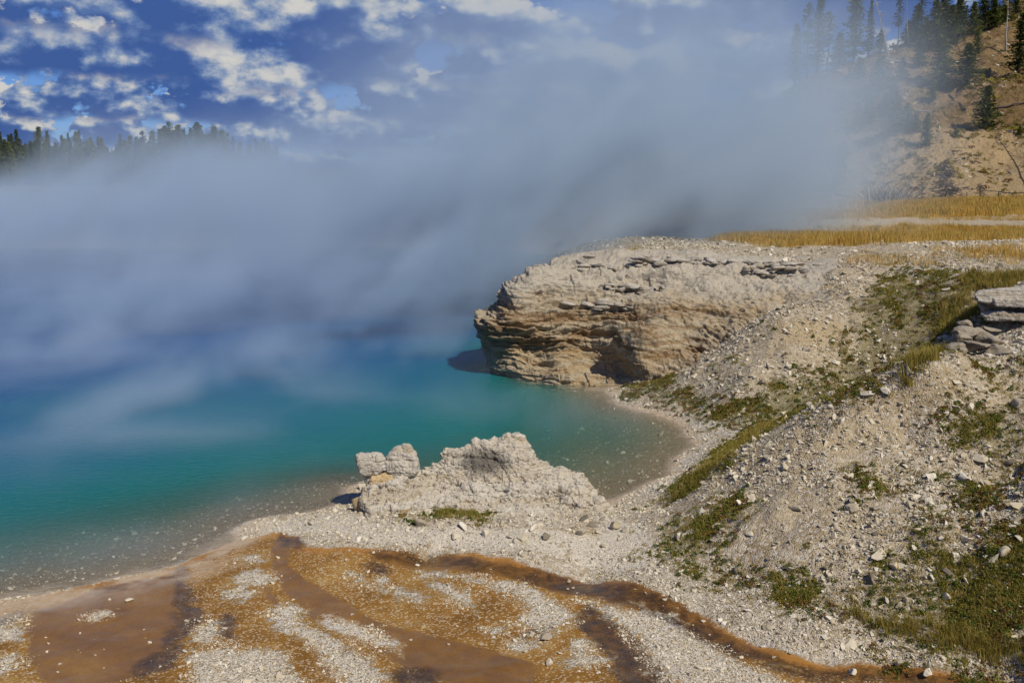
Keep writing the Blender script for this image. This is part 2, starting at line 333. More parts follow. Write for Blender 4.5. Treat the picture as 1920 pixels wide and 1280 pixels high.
# ---------------------------------------------------------------- materials
def mat_ground():
    m, t, b = newmat('ground'); pos, geo = wpos(t)
    n1 = t.noise(pos, 1.1, 5, .6); n2 = t.noise(pos, 6.0, 5, .65); n3 = t.noise(pos, .25, 3, .5); fine = t.noise(pos, 38., 3, .7)
    vo = t.voro(pos, 17.0); vo2 = t.voro(pos, 42.0)
    vr = t.sep(vo.outputs['Color'])[0]; vr2 = t.sep(vo2.outputs['Color'])[1]
    stone = t.ramp(vr, [(0, (.20, .175, .14)), (.35, (.40, .355, .29)), (.75, (.53, .48, .41)), (1, (.64, .60, .54))])
    stone = t.mix(t.mr(vr2, .3, 1), stone, (.46, .41, .34))
    dirt = t.mix(n2, (.22, .165, .09), (.44, .36, .235))
    c = t.mix(t.mr(t.math('ADD', n1, t.math('MULTIPLY', vr, .35)), .42, .78), dirt, stone)
    slp = t.mr(t.sep(pos)[2], .45, .9); c = t.mix(t.math('MULTIPLY', slp, t.mr(n1, .40, .62, .05, .5)), c, t.mix(n2, (.27, .20, .10), (.47, .385, .25)))
    c = t.mix(t.math('MULTIPLY', slp, t.mr(t.noise(pos, 9., 4, .7), .58, .70, 0, .6)), c, (.15, .13, .04))
    sand = t.math('ADD', t.attr('sand'), t.math('MULTIPLY', t.math('SUBTRACT', n2, .5), .9))
    c = t.mix(t.mr(sand, .42, .75, 0, .85), c, t.mix(n1, (.36, .265, .14), (.50, .42, .29)))
    veg = t.math('ADD', t.attr('veg'), t.math('MULTIPLY', t.math('SUBTRACT', n2, .5), 1.1))
    vegc = t.ramp(t.noise(pos, 2.2, 4, .6), [(.3, (.045, .028, .012)), (.45, (.10, .085, .02)), (.6, (.13, .125, .028)), (.75, (.20, .165, .06))])
    c = t.mix(t.mr(veg, .45, .9, 0, .6), c, vegc)
    gold = t.math('ADD', t.attr('gold'), t.math('MULTIPLY', t.math('SUBTRACT', n1, .5), .8))
    c = t.mix(t.mr(gold, .35, .7, 0, .9), c, t.mix(n2, (.30, .17, .04), (.42, .30, .10)))
    # hill soil
    hs = t.noise(pos, .35, 5, .6); hs2 = t.noise(pos, 1.6, 4, .7)
    hillc = t.ramp(hs, [(.25, (.11, .07, .032)), (.42, (.19, .125, .058)), (.58, (.26, .18, .09)), (.75, (.37, .29, .18))])
    hillc = t.mix(t.mr(hs2, .54, .68, 0, .8), hillc, (.12, .105, .03)); hillc = t.mix(t.mr(n1, .5, .72, 0, .7), hillc, (.085, .055, .03)); hillc = t.mix(t.mr(n2, .62, .72, 0, .6), hillc, (.45, .37, .26))
    hillc = t.mix(t.mr(t.attr('scarp'), .25, .9, 0, .75), hillc, t.mix(hs2, (.30, .21, .11), (.56, .44, .27)))
    c = t.mix(t.attr('hill'), c, hillc)
    cr = t.math('ADD', t.attr('crust'), t.math('MULTIPLY', t.math('SUBTRACT', n2, .5), 1.2)); c = t.mix(t.mr(cr, .42, .62, 0, .9), c, t.mix(fine, (.50, .45, .37), (.70, .67, .62)))
    # bacterial mats and run-off
    wob = t.math('ADD', t.math('MULTIPLY', t.math('SUBTRACT', n2, .5), .7), t.math('MULTIPLY', t.math('SUBTRACT', fine, .5), .5))
    matm = t.mr(t.math('ADD', t.attr('mat'), t.math('MULTIPLY', wob, .22)), .475, .535)
    mc = t.ramp(t.math('ADD', t.math('MULTIPLY', t.noise(pos, 1.4, 6, .7), .8), t.math('MULTIPLY', fine, .2)), [(.25, (.105, .047, .010)), (.40, (.185, .088, .017)), (.52, (.265, .135, .030)), (.62, (.33, .195, .055)), (.75, (.40, .27, .10))])
    speck = t.mr(t.math('ADD', vr2, t.math('MULTIPLY', n2, .5)), .98, 1.12)
    mc = t.mix(t.math('MULTIPLY', speck, .7), mc, (.52, .43, .30))
    ch = t.mr(t.math('ADD', t.attr('chan'), t.math('MULTIPLY', wob, .3)), .45, .58)
    chc = t.ramp(t.math('ADD', t.math('MULTIPLY', t.noise(pos, 1.3, 8, .74), .75), t.math('MULTIPLY', fine, .25)), [(.3, (.13, .060, .012)), (.5, (.22, .110, .022)), (.7, (.31, .175, .045))])
    mc = t.mix(ch, mc, chc)
    edge = t.math('MULTIPLY', t.mr(t.attr('mat'), .46, .52), t.mr(t.attr('mat'), .72, .56))
    mc = t.mix(t.math('MULTIPLY', edge, .55), mc, (.42, .20, .05))
    wh = t.math('ADD', t.math('MULTIPLY', t.attr('white'), .9), t.math('MULTIPLY', wob, 1.5))
    whc = t.mix(t.mr(vr2, .1, .6), (.30, .22, .12), (.60, .575, .53))
    mc = t.mix(t.mr(wh, .30, .5, 0, .6), mc, (.40, .26, .09))
    mc = t.mix(t.mr(wh, .42, .62), mc, whc)
    dk = t.mr(t.math('ADD', t.attr('dark'), t.math('MULTIPLY', wob, 1.0)), .36, .52)
    mc = t.mix(t.math('MULTIPLY', dk, t.mr(t.math('ADD', n2, t.math('MULTIPLY', fine, .5)), .55, 1.0, .94, .3)), mc, t.mix(fine, (.014, .010, .008), (.06, .034, .014)))
    c = t.mix(matm, c, mc)
    # crust by the water line and lake bed
    z = t.sep(pos)[2]
    bed = t.math('MULTIPLY', t.mr(z, .02, -.05), t.math('SUBTRACT', 1.0, t.attr('hill')))
    c = t.mix(bed, c, t.mix(n2, (.19, .15, .085), (.36, .30, .20)))
    rim = t.math('MULTIPLY', t.math('MULTIPLY', t.mr(z, -.06, .01), t.mr(z, .10, .03)), t.mr(n1, .35, .55))
    c = t.mix(t.math('MULTIPLY', rim, t.math('MULTIPLY', t.attr('shore'), .9)), c, t.mix(n2, (.42, .25, .10), (.60, .56, .49)))
    t.l(c, b.inputs['Base Color'])
    wet = t.math('MULTIPLY', matm, t.math('MAXIMUM', ch, t.math('MULTIPLY', dk, .8)))
    t.l(t.mr(wet, 0, 1, .92, .27), b.inputs['Roughness']); t.l(t.mr(wet, 0, 1, .2, .36), b.inputs['Specular IOR Level'])
    hgt = t.math('ADD', t.math('MULTIPLY', vo.outputs['Distance'], -.35), t.math('ADD', t.math('MULTIPLY', n2, .9), t.math('ADD', t.math('MULTIPLY', vo2.outputs['Distance'], -.35), t.math('MULTIPLY', fine, .35)))); hgt = t.math('MULTIPLY', hgt, t.mr(t.math('MULTIPLY', matm, t.math('SUBTRACT', 1.0, t.mr(wh, .42, .62))), 0, 1, 1, .3))
    hgt = t.math('MULTIPLY', hgt, t.mr(wet, 0, 1, 1, .12)); hgt = t.math('ADD', hgt, t.math('MULTIPLY', t.attr('hill'), t.math('ADD', t.math('MULTIPLY', hs2, 14.0), t.math('MULTIPLY', n1, 9.0))))
    t.l(t.bump(hgt, .9, .045), b.inputs['Normal'])
    return m
def mat_rock(name, white, tan, dark, rust=(.22, .10, .04), rustz=(1.1, 1.9), rusta=.0, band=3.0, dust=.8, stain=None, topw=None):
    m, t, b = newmat(name); pos, geo = wpos(t)
    n1 = t.noise(pos, .9, 5, .6); n2 = t.noise(pos, 5., 6, .65); n3 = t.noise(pos, 22., 4, .7)
    x, y, z = t.sep(pos)
    zz = t.math('ADD', t.math('MULTIPLY', z, band), t.math('MULTIPLY', n1, 1.6))
    bands = t.noise(t.comb(t.math('MULTIPLY', x, .25), t.math('MULTIPLY', y, .25), zz), 2.0, 4, .6)
    c = t.mix(t.mr(bands, .35, .65), tan, white)
    c = t.mix(t.mr(n2, .48, .72, 0, .75), c, dark)
    if rusta:
        rz = t.math('MULTIPLY', t.mr(z, rustz[0]-.4, rustz[0]), t.mr(z, rustz[1]+.35, rustz[1]))
        c = t.mix(t.math('MULTIPLY', rz, t.mr(bands, .58, .42, 0, rusta)), c, rust)
    nz = t.sep(geo.outputs['Normal'])[2]
    c = t.mix(t.math('MULTIPLY', t.mr(t.math('ADD', nz, t.math('MULTIPLY', n2, .5)), .75, 1.1), dust), c, white)
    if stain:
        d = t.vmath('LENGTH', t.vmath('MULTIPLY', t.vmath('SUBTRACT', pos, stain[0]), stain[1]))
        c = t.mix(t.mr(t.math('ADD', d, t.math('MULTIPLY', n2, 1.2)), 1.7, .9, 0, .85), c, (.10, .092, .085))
    if topw: c = t.mix(t.math('MULTIPLY', t.mr(t.math('ADD', z, t.math('MULTIPLY', n1, 1.2)), 2.5, 3.4), t.mr(n2, .25, .55, .4, 1)), c, topw)
    c = t.mix(t.mr(n3, .35, .7, 0, .35), c, t.mix(.5, c, (.08, .07, .055)))
    t.l(c, b.inputs['Base Color'])
    h = t.math('ADD', t.math('MULTIPLY', n2, 1.0), t.math('ADD', t.math('MULTIPLY', n3, .35), t.math('MULTIPLY', bands, .8)))
    t.l(t.bump(h, .9, .09), b.inputs['Normal'])
    return m
def mat_stone(name, stops, bump=.02):
    m, t, b = newmat(name); pos, geo = wpos(t)
    oi = t.n.new('ShaderNodeObjectInfo'); n = t.noise(pos, 14., 5, .65); n0 = t.noise(pos, 3., 3, .6)
    c = t.ramp(oi.outputs['Random'], stops)
    c = t.mix(t.mr(n, .4, .75, 0, .55), c, t.mix(.6, c, (.16, .13, .09)))
    c = t.mix(t.mr(n0, .45, .8, 0, .35), c, (.40, .32, .21))
    t.l(c, b.inputs['Base Color']); t.l(t.bump(n, .7, bump), b.inputs['Normal']); return m
def mat_leaf(name, stops, trans=.25, rough=.7, scale=1.5):
    m, t, b = newmat(name); pos, geo = wpos(t)
    oi = t.n.new('ShaderNodeObjectInfo')
    f = t.math('ADD', t.math('MULTIPLY', oi.outputs['Random'], .5), t.math('MULTIPLY', t.noise(pos, scale, 3, .7), .55))
    c = t.ramp(f, stops); t.l(c, b.inputs['Base Color']); b.inputs['Roughness'].default_value = rough
    tr = t.n.new('ShaderNodeBsdfTranslucent'); t.l(c, tr.inputs[0]); mx = t.n.new('ShaderNodeMixShader'); mx.inputs[0].default_value = trans
    out = [n for n in t.n if n.type == 'OUTPUT_MATERIAL'][0]
    t.l(b.outputs[0], mx.inputs[1]); t.l(tr.outputs[0], mx.inputs[2]); t.l(mx.outputs[0], out.inputs[0]); return m
def mat_bark(name, a, bcol):
    m, t, b = newmat(name); pos, geo = wpos(t)
    n = t.noise(t.vmath('MULTIPLY', pos, (6, 6, 1.2)), 1.5, 4, .7)
    t.l(t.mix(n, a, bcol), b.inputs['Base Color']); t.l(t.bump(n, .6, .03), b.inputs['Normal']); return m

M_GROUND = mat_ground()
M_CLIFF = mat_rock('cliff_rock', (.43, .37, .275), (.36, .255, .135), (.15, .12, .09), rust=(.16, .085, .04), rusta=.65, band=3.2, dust=.55, topw=(.46, .425, .365))
M_SINTER = mat_rock('sinter_rock', (.56, .53, .48), (.47, .41, .32), (.27, .245, .215), band=4.0, dust=.6)
M_LEDGE = mat_rock('ledge_rock', (.52, .49, .45), (.36, .31, .24), (.13, .115, .10), band=6, dust=.9)
M_DLEDGE = mat_rock('dark_ledge_rock', (.38, .34, .28), (.27, .21, .14), (.10, .085, .07), band=8, dust=.6)
M_STONE = mat_stone('white_stone', [(0, (.40, .345, .25)), (.5, (.59, .54, .44)), (1, (.72, .68, .59))])
M_GREY = mat_stone('grey_stone', [(0, (.12, .105, .09)), (.4, (.30, .26, .20)), (.7, (.48, .43, .35)), (1, (.60, .55, .46))])
M_TAN = mat_stone('tan_stone', [(0, (.40, .29, .15)), (1, (.50, .38, .22))])
M_CREAM = mat_stone('cream_stone', [(0, (.60, .50, .35)), (1, (.64, .54, .38))])

# ---------------------------------------------------------------- ground
def build_ground():
    na, nr = 900, 900
    A = np.linspace(rad(-62), rad(62), na); Rr = 5.0*np.exp(np.linspace(0, math.log(440/5.0), nr))
    a, r = np.meshgrid(A, Rr, indexing='ij'); x = (r*np.sin(a)).ravel(); y = (r*np.cos(a)).ravel()
    z = height(x, y)
    me = mesh_np('ground', np.stack([x, y, z], 1), grid_faces(na, nr))
    near = np.hypot(x, y) < 26; flat = near & (z < 1.2)
    def reg(polys, soft, fl=True, wob=0.0):
        s = near if fl else (np.hypot(x, y) < 120); out = np.zeros(len(x)); xx, yy = x[s], y[s]
        if wob: xx = xx+wob*fbm2(xx, yy, 1.3, 3, 51)*2; yy = yy+wob*fbm2(xx, yy, 1.3, 3, 57)*2
        out[s] = region(polys, xx, yy, soft, fl); return out
    fattr(me, 'mat', reg(MAT, .7, True, .15)); fattr(me, 'white', reg(WHITE, .28, True, .22)); fattr(me, 'dark', reg(DARK, .3, True, .2)); fattr(me, 'chan', reg(CHAN, .3, True, .15))
    fattr(me, 'veg', reg(VEG, .5, False, .25)); fattr(me, 'sand', reg(SAND, .8, False, .3)); fattr(me, 'gold', reg(GOLD, 1.5, False, .0)); fattr(me, 'crust', reg(CRUST, .3, True, .12))
    R = np.hypot(x, y); fattr(me, 'hill', sstep(92, 104, R))
    fattr(me, 'scarp', sstep(98, 104, R)*(1-sstep(9.5, 14, z))*sstep(20, 40, x))
    fattr(me, 'shore', 1-sstep(60, 80, R))
    o = mkobj('ground', me, M_GROUND, smooth=True); tag(o, 'white sinter gravel flats, scree slopes and orange brown run-off ground', 'ground', kind='structure')
    # the rest of the land, round to the back and out to the horizon
    A = np.linspace(rad(61.5), rad(298.5), 90); Rr = 5.0*np.exp(np.linspace(0, math.log(440/5.0), 60))
    a, r = np.meshgrid(A, Rr, indexing='ij'); x = (r*np.sin(a)).ravel(); y = (r*np.cos(a)).ravel(); V1 = np.stack([x, y, height(x, y)-.02], 1); F1 = grid_faces(90, 60)
    A = np.linspace(0, 2*math.pi, 181); Rr = np.array([430, 520, 700, 1000, 1500, 2500, 4500])
    a, r = np.meshgrid(A, Rr, indexing='ij'); x = (r*np.sin(a)).ravel(); y = (r*np.cos(a)).ravel()
    z0 = base_h(430*np.sin(a).ravel(), 430*np.cos(a).ravel()); f = sstep(430, 800, r.ravel()); z = z0*(1-f)+f*(9+6*fbm2(x, y, .003, 3, 5)) - .3
    V2 = np.stack([x, y, z], 1); F2 = grid_faces(181, 7)
    V3 = [(5.05*math.sin(k), 5.05*math.cos(k), 0) for k in np.linspace(0, 2*math.pi, 40, endpoint=False)]; V3 = np.array(V3); V3[:, 2] = height(V3[:, 0], V3[:, 1])-.01
    c = np.array([[0, 0, height(np.array([0.]), np.array([0.]))[0]]])
    V = np.vstack([V1, V2, V3, c]); n1, n2 = len(V1), len(V1)+len(V2)
    F3 = np.array([[n2+40, n2+k, n2+(k+1) % 40, n2+k] for k in range(40)])
    me2 = bpy.data.meshes.new('terrain'); me2.from_pydata([tuple(v) for v in V], [], [tuple(f) for f in np.vstack([F1, F2+n1])]+[tuple(f[:3]) for f in F3])
    fattr(me2, 'hill', np.where(np.hypot(V[:, 0], V[:, 1]) > 98, 1., 0.))
    o2 = mkobj('terrain', me2, M_GROUND, smooth=True); tag(o2, 'gravelly land around and beyond the hot spring basin', 'terrain', kind='structure')
    return o
build_ground()

# ---------------------------------------------------------------- hot pool
def mat_water():
    m = bpy.data.materials.new('pool_water'); m.use_nodes = True; t = NT(m.node_tree); t.n.clear()
    out = t.n.new('ShaderNodeOutputMaterial'); pos, geo = wpos(t); dep = t.attr('depth')
    n = t.noise(pos, .12, 3, .5)
    col = t.ramp(t.math('ADD', t.math('MULTIPLY', dep, .22), t.math('MULTIPLY', t.math('SUBTRACT', n, .5), .25)),
                 [(0, (.22, .20, .12)), (.05, (.05, .17, .13)), (.13, (.003, .185, .190)), (.30, (.002, .130, .215)), (.6, (.002, .092, .235)), (1, (.002, .075, .255))])
    wav = t.math('ADD', t.noise(t.vmath('MULTIPLY', pos, (1, 1.7, 1)), 5.0, 3, .6, .6), t.math('MULTIPLY', t.noise(pos, 16.0, 2, .6, .4), .35))
    nrm = t.bump(wav, .7, .035)
    df = t.n.new('ShaderNodeBsdfDiffuse'); t.l(col, df.inputs[0]); t.l(nrm, df.inputs['Normal'])
    tr = t.n.new('ShaderNodeBsdfTransparent'); t.l(t.mix(t.mr(dep, 0, .8), (1, 1, 1), (.45, .85, .80)), tr.inputs[0])
    f = t.math('SUBTRACT', 1.0, t.math('POWER', 2.718, t.math('MULTIPLY', dep, -1.9)))
    body = t.n.new('ShaderNodeMixShader'); t.l(f, body.inputs[0]); t.l(tr.outputs[0], body.inputs[1]); t.l(df.outputs[0], body.inputs[2])
    gl = t.n.new('ShaderNodeBsdfGlossy'); gl.inputs['Roughness'].default_value = .07; t.l(nrm, gl.inputs['Normal'])
    fr = t.n.new('ShaderNodeFresnel'); fr.inputs[0].default_value = 1.33; t.l(nrm, fr.inputs['Normal'])
    mx = t.n.new('ShaderNodeMixShader'); t.l(t.math('MULTIPLY', fr.outputs[0], .55), mx.inputs[0]); t.l(body.outputs[0], mx.inputs[1]); t.l(gl.outputs[0], mx.inputs[2])
    t.l(mx.outputs[0], out.inputs[0]); return m
def build_water():
    na, nr = 260, 260
    A = np.linspace(rad(-80), rad(40), na); R = 8*np.exp(np.linspace(0, math.log(105/8), nr))
    a, r = np.meshgrid(A, R, indexing='ij'); x = (r*np.sin(a)).ravel(); y = (r*np.cos(a)).ravel(); h = height(x, y)
    F = grid_faces(na, nr); keep = (h[F].min(1) < .06) & (y[F].mean(1) > 4); F = F[keep]
    u, inv = np.unique(F, return_inverse=True)
    me = mesh_np('water', np.stack([x, y, 0*x], 1)[u], inv.reshape(F.shape)); fattr(me, 'depth', np.maximum(0, -h[u]))
    tag(mkobj('water', me, mat_water(), smooth=True), 'steaming turquoise and deep blue hot spring pool', 'water', kind='structure')
build_water()

# ---------------------------------------------------------------- rock building
def hull_mesh(name, pts_):
    bm = bmesh.new()
    for p in pts_: bm.verts.new(p)
    r = bmesh.ops.convex_hull(bm, input=bm.verts)
    bmesh.ops.delete(bm, geom=list({g for g in r['geom_interior']+r['geom_unused'] if isinstance(g, bmesh.types.BMVert)}), context='VERTS')
    bmesh.ops.recalc_face_normals(bm, faces=bm.faces)
    me = bpy.data.meshes.new(name); bm.to_mesh(me); bm.free(); return me
def remesh(hulls, voxel):
    """voxel union of convex lumps"""
    bm = bmesh.new()
    for h in hulls:
        k = hull_mesh('tmp', h); bm.from_mesh(k); bpy.data.meshes.remove(k)
    me = bpy.data.meshes.new('tmp'); bm.to_mesh(me); bm.free()
    o = bpy.data.objects.new('tmp', me); COL.objects.link(o)
    md = o.modifiers.new('r', 'REMESH'); md.mode = 'VOXEL'; md.voxel_size = voxel
    dg = bpy.context.evaluated_depsgraph_get(); res = bpy.data.meshes.new_from_object(o.evaluated_get(dg))
    bpy.data.objects.remove(o); bpy.data.meshes.remove(me); return res
def getco(me):
    V = np.empty(len(me.vertices)*3, np.float32); me.vertices.foreach_get('co', V); V = V.reshape(-1, 3)
    N = np.empty(len(me.vertices)*3, np.float32); me.vertex_normals.foreach_get('vector', N); return V, N.reshape(-1, 3)
def strata(V, freq, amp, seed=0, blk=1.3):
    """stepped horizontal layers that stick out by different amounts, broken into blocks, with open joints"""
    t = V[:, 2]*freq + fbm2(V[:, 0], V[:, 1], .35, 3, seed)*1.5*min(1., freq/3) + fbm2(V[:, 0], V[:, 1], 1.7, 2, seed+3)*.5
    k = np.floor(t); f = t-k
    lay = lambda kk: .65*vn2(V[:, 0]*.8*blk+kk*7.31, V[:, 1]*.3+kk*3.17, seed) + .35*_h(np.floor(V[:, 0]*blk+kk*.37+V[:, 1]*.25).astype(np.int64), kk.astype(np.int64), np.full(len(kk), seed))
    a0 = lay(k); a1 = lay(k+1)
    prof = np.where(f < .86, a0, a0+(a1-a0)*(f-.86)/.14) - .35*np.exp(-((f-.0)/.06)**2) - .35*np.exp(-((f-1.)/.06)**2)
    return amp*prof*(.3+1.4*np.clip(fbm3(V, .55, 2, seed+5)+.5, 0, 1))
def roughen(me, amp, strat=0, freq=3.0, seed=0, sc_=1.0, blk=1.3):
    V, N = getco(me)
    d = amp*(fbm3(V, 1.3/sc_, 4, seed)*1.6 + (.12-np.abs(fbm3(V, 3.0/sc_, 4, seed+9)))*1.6 + fbm3(V, 13/sc_, 3, seed+20)*.35)
    if strat: d = d+strata(V, freq, strat, seed, blk)
    me.vertices.foreach_set('co', (V+N*d[:, None]).astype(np.float32).ravel()); me.update()
def ico(n):
    bm = bmesh.new(); bmesh.ops.create_icosphere(bm, subdivisions=n, radius=1); me = bpy.data.meshes.new('ico'); bm.to_mesh(me); bm.free()
    V, _ = getco(me); F = np.empty(len(me.polygons)*3, np.int32); me.polygons.foreach_get('vertices', F); bpy.data.meshes.remove(me); return V, F.reshape(-1, 3)
ICO = {n: ico(n) for n in (1, 2, 3, 4)}
def rock_mesh(name, seed, dims, n=2, cuts=7, rough=.12):
    r = np.random.default_rng(seed); V, F = ICO[n]; V = V.copy()
    for k in range(cuts):
        d = r.normal(size=3); d[2] *= 1.4; d /= np.linalg.norm(d); lim = r.uniform(.34, .74)
        s = V@d; V = V-np.where(s > lim, s-lim, 0)[:, None]*d
    V = V*(1+rough*fbm3(V+seed*3.1, 2.2, 3, seed % 97)*2)[:, None]
    V /= np.abs(V).max(0); V = V*np.array(dims)/2
    return mesh_np(name, V, F)

# ---------------------------------------------------------------- the bank's cliff
CLIFF = [  # columns of (picture x, picture y, distance), bottom to top
 [(1010,700,34.2),(985,655,34.2),(975,612,34.2),(985,575,34.6),(1010,545,35.0),(1050,508,36),(1105,468,38.5)],
 [(935,700,31.6),(925,655,31.9),(920,615,32.0),(935,580,32.2),(955,548,32.5),(1008,508,33.5),(1085,466,37)],
 [(920,706,30.3),(912,655,30.3),(909,612,30.5),(928,575,30.9),(950,545,31.2),(1008,505,32.4),(1088,466,36)],
 [(965,716,29.2),(955,665,29.3),(955,612,29.4),(965,565,30.0),(990,532,30.6),(1040,497,32),(1105,464,37)],
 [(1030,722,28.7),(1025,668,29.2),(1022,612,29.5),(1032,562,30.2),(1052,527,30.8),(1090,492,32.3),(1135,463,37)],
 [(1095,730,28.2),(1090,668,29.3),(1088,612,29.7),(1095,562,30.2),(1112,525,30.9),(1140,489,32.5),(1172,462,37)],
 [(1150,734,28.0),(1148,668,28.9),(1146,612,29.7),(1152,560,30.3),(1168,522,31),(1190,486,32.4),(1210,463,37)],
 [(1205,730,27.6),(1200,672,28.3),(1196,612,29.4),(1200,560,30.2),(1215,520,31),(1235,486,32.3),(1250,464,37)],
 [(1290,700,27.4),(1292,655,28.2),(1292,608,29.0),(1300,562,29.8),(1310,522,30.8),(1322,487,32.1),(1335,466,37)],
 [(1380,625,27.6),(1385,595,28.3),(1390,567,29.0),(1395,545,29.7),(1400,518,30.7),(1405,488,32.0),(1410,468,36)],
 [(1470,585,27.9),(1475,568,28.5),(1478,552,29.1),(1480,536,29.7),(1482,515,30.6),(1486,490,31.8),(1490,470,36)],
 [(1560,560,28.2),(1562,549,28.6),(1564,540,29.0),(1566,530,29.5),(1568,515,30.3),(1570,497,31.2),(1572,474,35)],
]
def catmull(A, n):
    """resample control points along axis 0 with a Catmull-Rom curve"""
    m = len(A); t = np.linspace(0, m-1, n); i = np.minimum(t.astype(int), m-2); f = (t-i).reshape((-1,)+(1,)*(A.ndim-1))
    g = lambda k: A[np.clip(k, 0, m-1)]
    p0, p1, p2, p3 = g(i-1), g(i), g(i+1), g(i+2)
    return .5*(2*p1+(p2-p0)*f+(2*p0-5*p1+4*p2-p3)*f**2+(3*p1-p0-3*p2+p3)*f**3)
def build_cliff():
    C = np.array([[PD(*q) for q in col] for col in CLIFF])
    low = C[:, :1].copy(); low[..., 2] -= 1.2; low[..., 1] += .1; C = np.concatenate([low, C], 1)
    nu, nv = 760, 320
    S = catmull(C, nu); S = np.swapaxes(catmull(np.swapaxes(S, 0, 1), nv), 0, 1)
    me = mesh_np('cliff_face', S.reshape(-1, 3), grid_faces(nu, nv))
    V, N = getco(me); u = np.repeat(np.linspace(0, 1, nu), nv); v = np.tile(np.linspace(0, 1, nv), nu)
    if N[nu*nv//2, 1] > 0: N = -N
    z = V[:, 2]
    zmid = np.exp(-((z-1.5)/.55)**2)
    d = fbm3(V, .45, 3, 3)*.8 + fbm3(V*np.array([1, 1, 2.4]), 1.4, 3, 14)*.30 + (.1-np.abs(fbm3(V*np.array([1, 1, 3.0]), 2.6, 4, 8)))*.30 + fbm3(V*np.array([1, 1, 3]), 8, 3, 40)*.10
    sa = 1-.6*sstep(.68, .8, u); d = d - .35 + (strata(V, 2.0, .42, 5)*(.55+.6*zmid) + strata(V, 5.2, .22, 8) + strata(V, 11., .12, 12, 2.5) + strata(V, 23., .05, 17, 4))*sa
    # caves and undercuts low on the face
    for px, py, D, rx, rz, a in [(1105,672,29.3,.7,.45,.55),(985,655,29.4,.9,.35,.5),(1175,690,28.6,.35,.3,.35),(1100,600,29.6,2.2,.12,.3),(1210,580,29.8,1.6,.10,.25),(1120,625,29.5,1.6,.1,.25)]:
        q = PD(px, py, D); d = d-a*np.exp(-((V[:, 0]-q[0])/rx)**2-((z-q[2])/rz)**2)
    for px, py, D, r_, a in [(1215,662,28.3,.35,.55),(1170,655,28.9,.3,.35),(1200,690,28.0,.38,.4),(1235,645,28.9,.6,.3),(1215,570,30,1.0,.25),(1050,600,29.6,.6,.3),(930,610,30.4,.6,.3),(1240,600,29.5,.9,.25)]:
        q = PD(px, py, D); d = d+a*np.exp(-((V[:, 0]-q[0])/r_)**2-((z-q[2])/(r_*.6))**2)
    fade = sstep(0, .03, u)*(1-sstep(.9, 1, u)*.8)*(1-sstep(.88, 1.0, v)); V = V+N*(d*fade)[:, None]
    V[:, 2] -= sstep(.93, 1, v)*.25
    me.vertices.foreach_set('co', V.astype(np.float32).ravel()); me.update()
    root = empty('rock_cliff', tuple(PD(1100, 700, 29.5))); o = mkobj('cliff_face', me, M_CLIFF)
    tag(root, 'tan and grey layered rock cliff rising from the pool at its far right bank', 'cliff')
    bpy.context.view_layer.update(); o.parent = root; o.matrix_parent_inverse = root.matrix_world.inverted()
    return root
CLIFF_ROOT = build_cliff()
def child(o, root):
    o.parent = root; o.matrix_parent_inverse = Matrix.Translation(root.location).inverted()
SLABS = []
for k in range(8):
    r = np.random.default_rng(300+k); m_ = rock_mesh('rock_slab', 300+k, (1, .7, .22), 2, 14, .25); m_.materials.append(M_LEDGE); SLABS.append(m_)
def slab(root, loc, s, sz, rz, tilt=.08):
    o = mkobj('rock_slab', random.choice(SLABS)); o.location = (loc[0], loc[1], loc[2]-.04); o.scale = (s, s*random.uniform(.7, 1.2), sz)
    o.rotation_euler = (random.gauss(0, tilt), random.gauss(0, tilt), rz); child(o, root); return o
def rim_slabs():
    for x0, y0, x1, y1, n, D, sy in [(1180,484,1580,500,95,31.9,4),(1400,502,1570,512,40,31.1,5),(1090,500,1240,512,34,31.9,9),(1120,535,1260,552,34,30.7,9),(1060,565,1230,575,24,30.2,6),(1660,502,1870,512,34,29.6,4)]:
        for i in range(n):
            f = random.random(); px, py = x0+(x1-x0)*f, y0+(y1-y0)*f+random.gauss(0, sy); q = G(px, py)[0] if x0 > 1600 else PD(px, py, D+random.uniform(-.2, .15)-(.5*(f-.5) if n > 50 else 0))
            slab(CLIFF_ROOT, tuple(q), random.uniform(.25, .7), random.uniform(.5, 1.0), random.uniform(-.4, .4), .06)
rim_slabs()

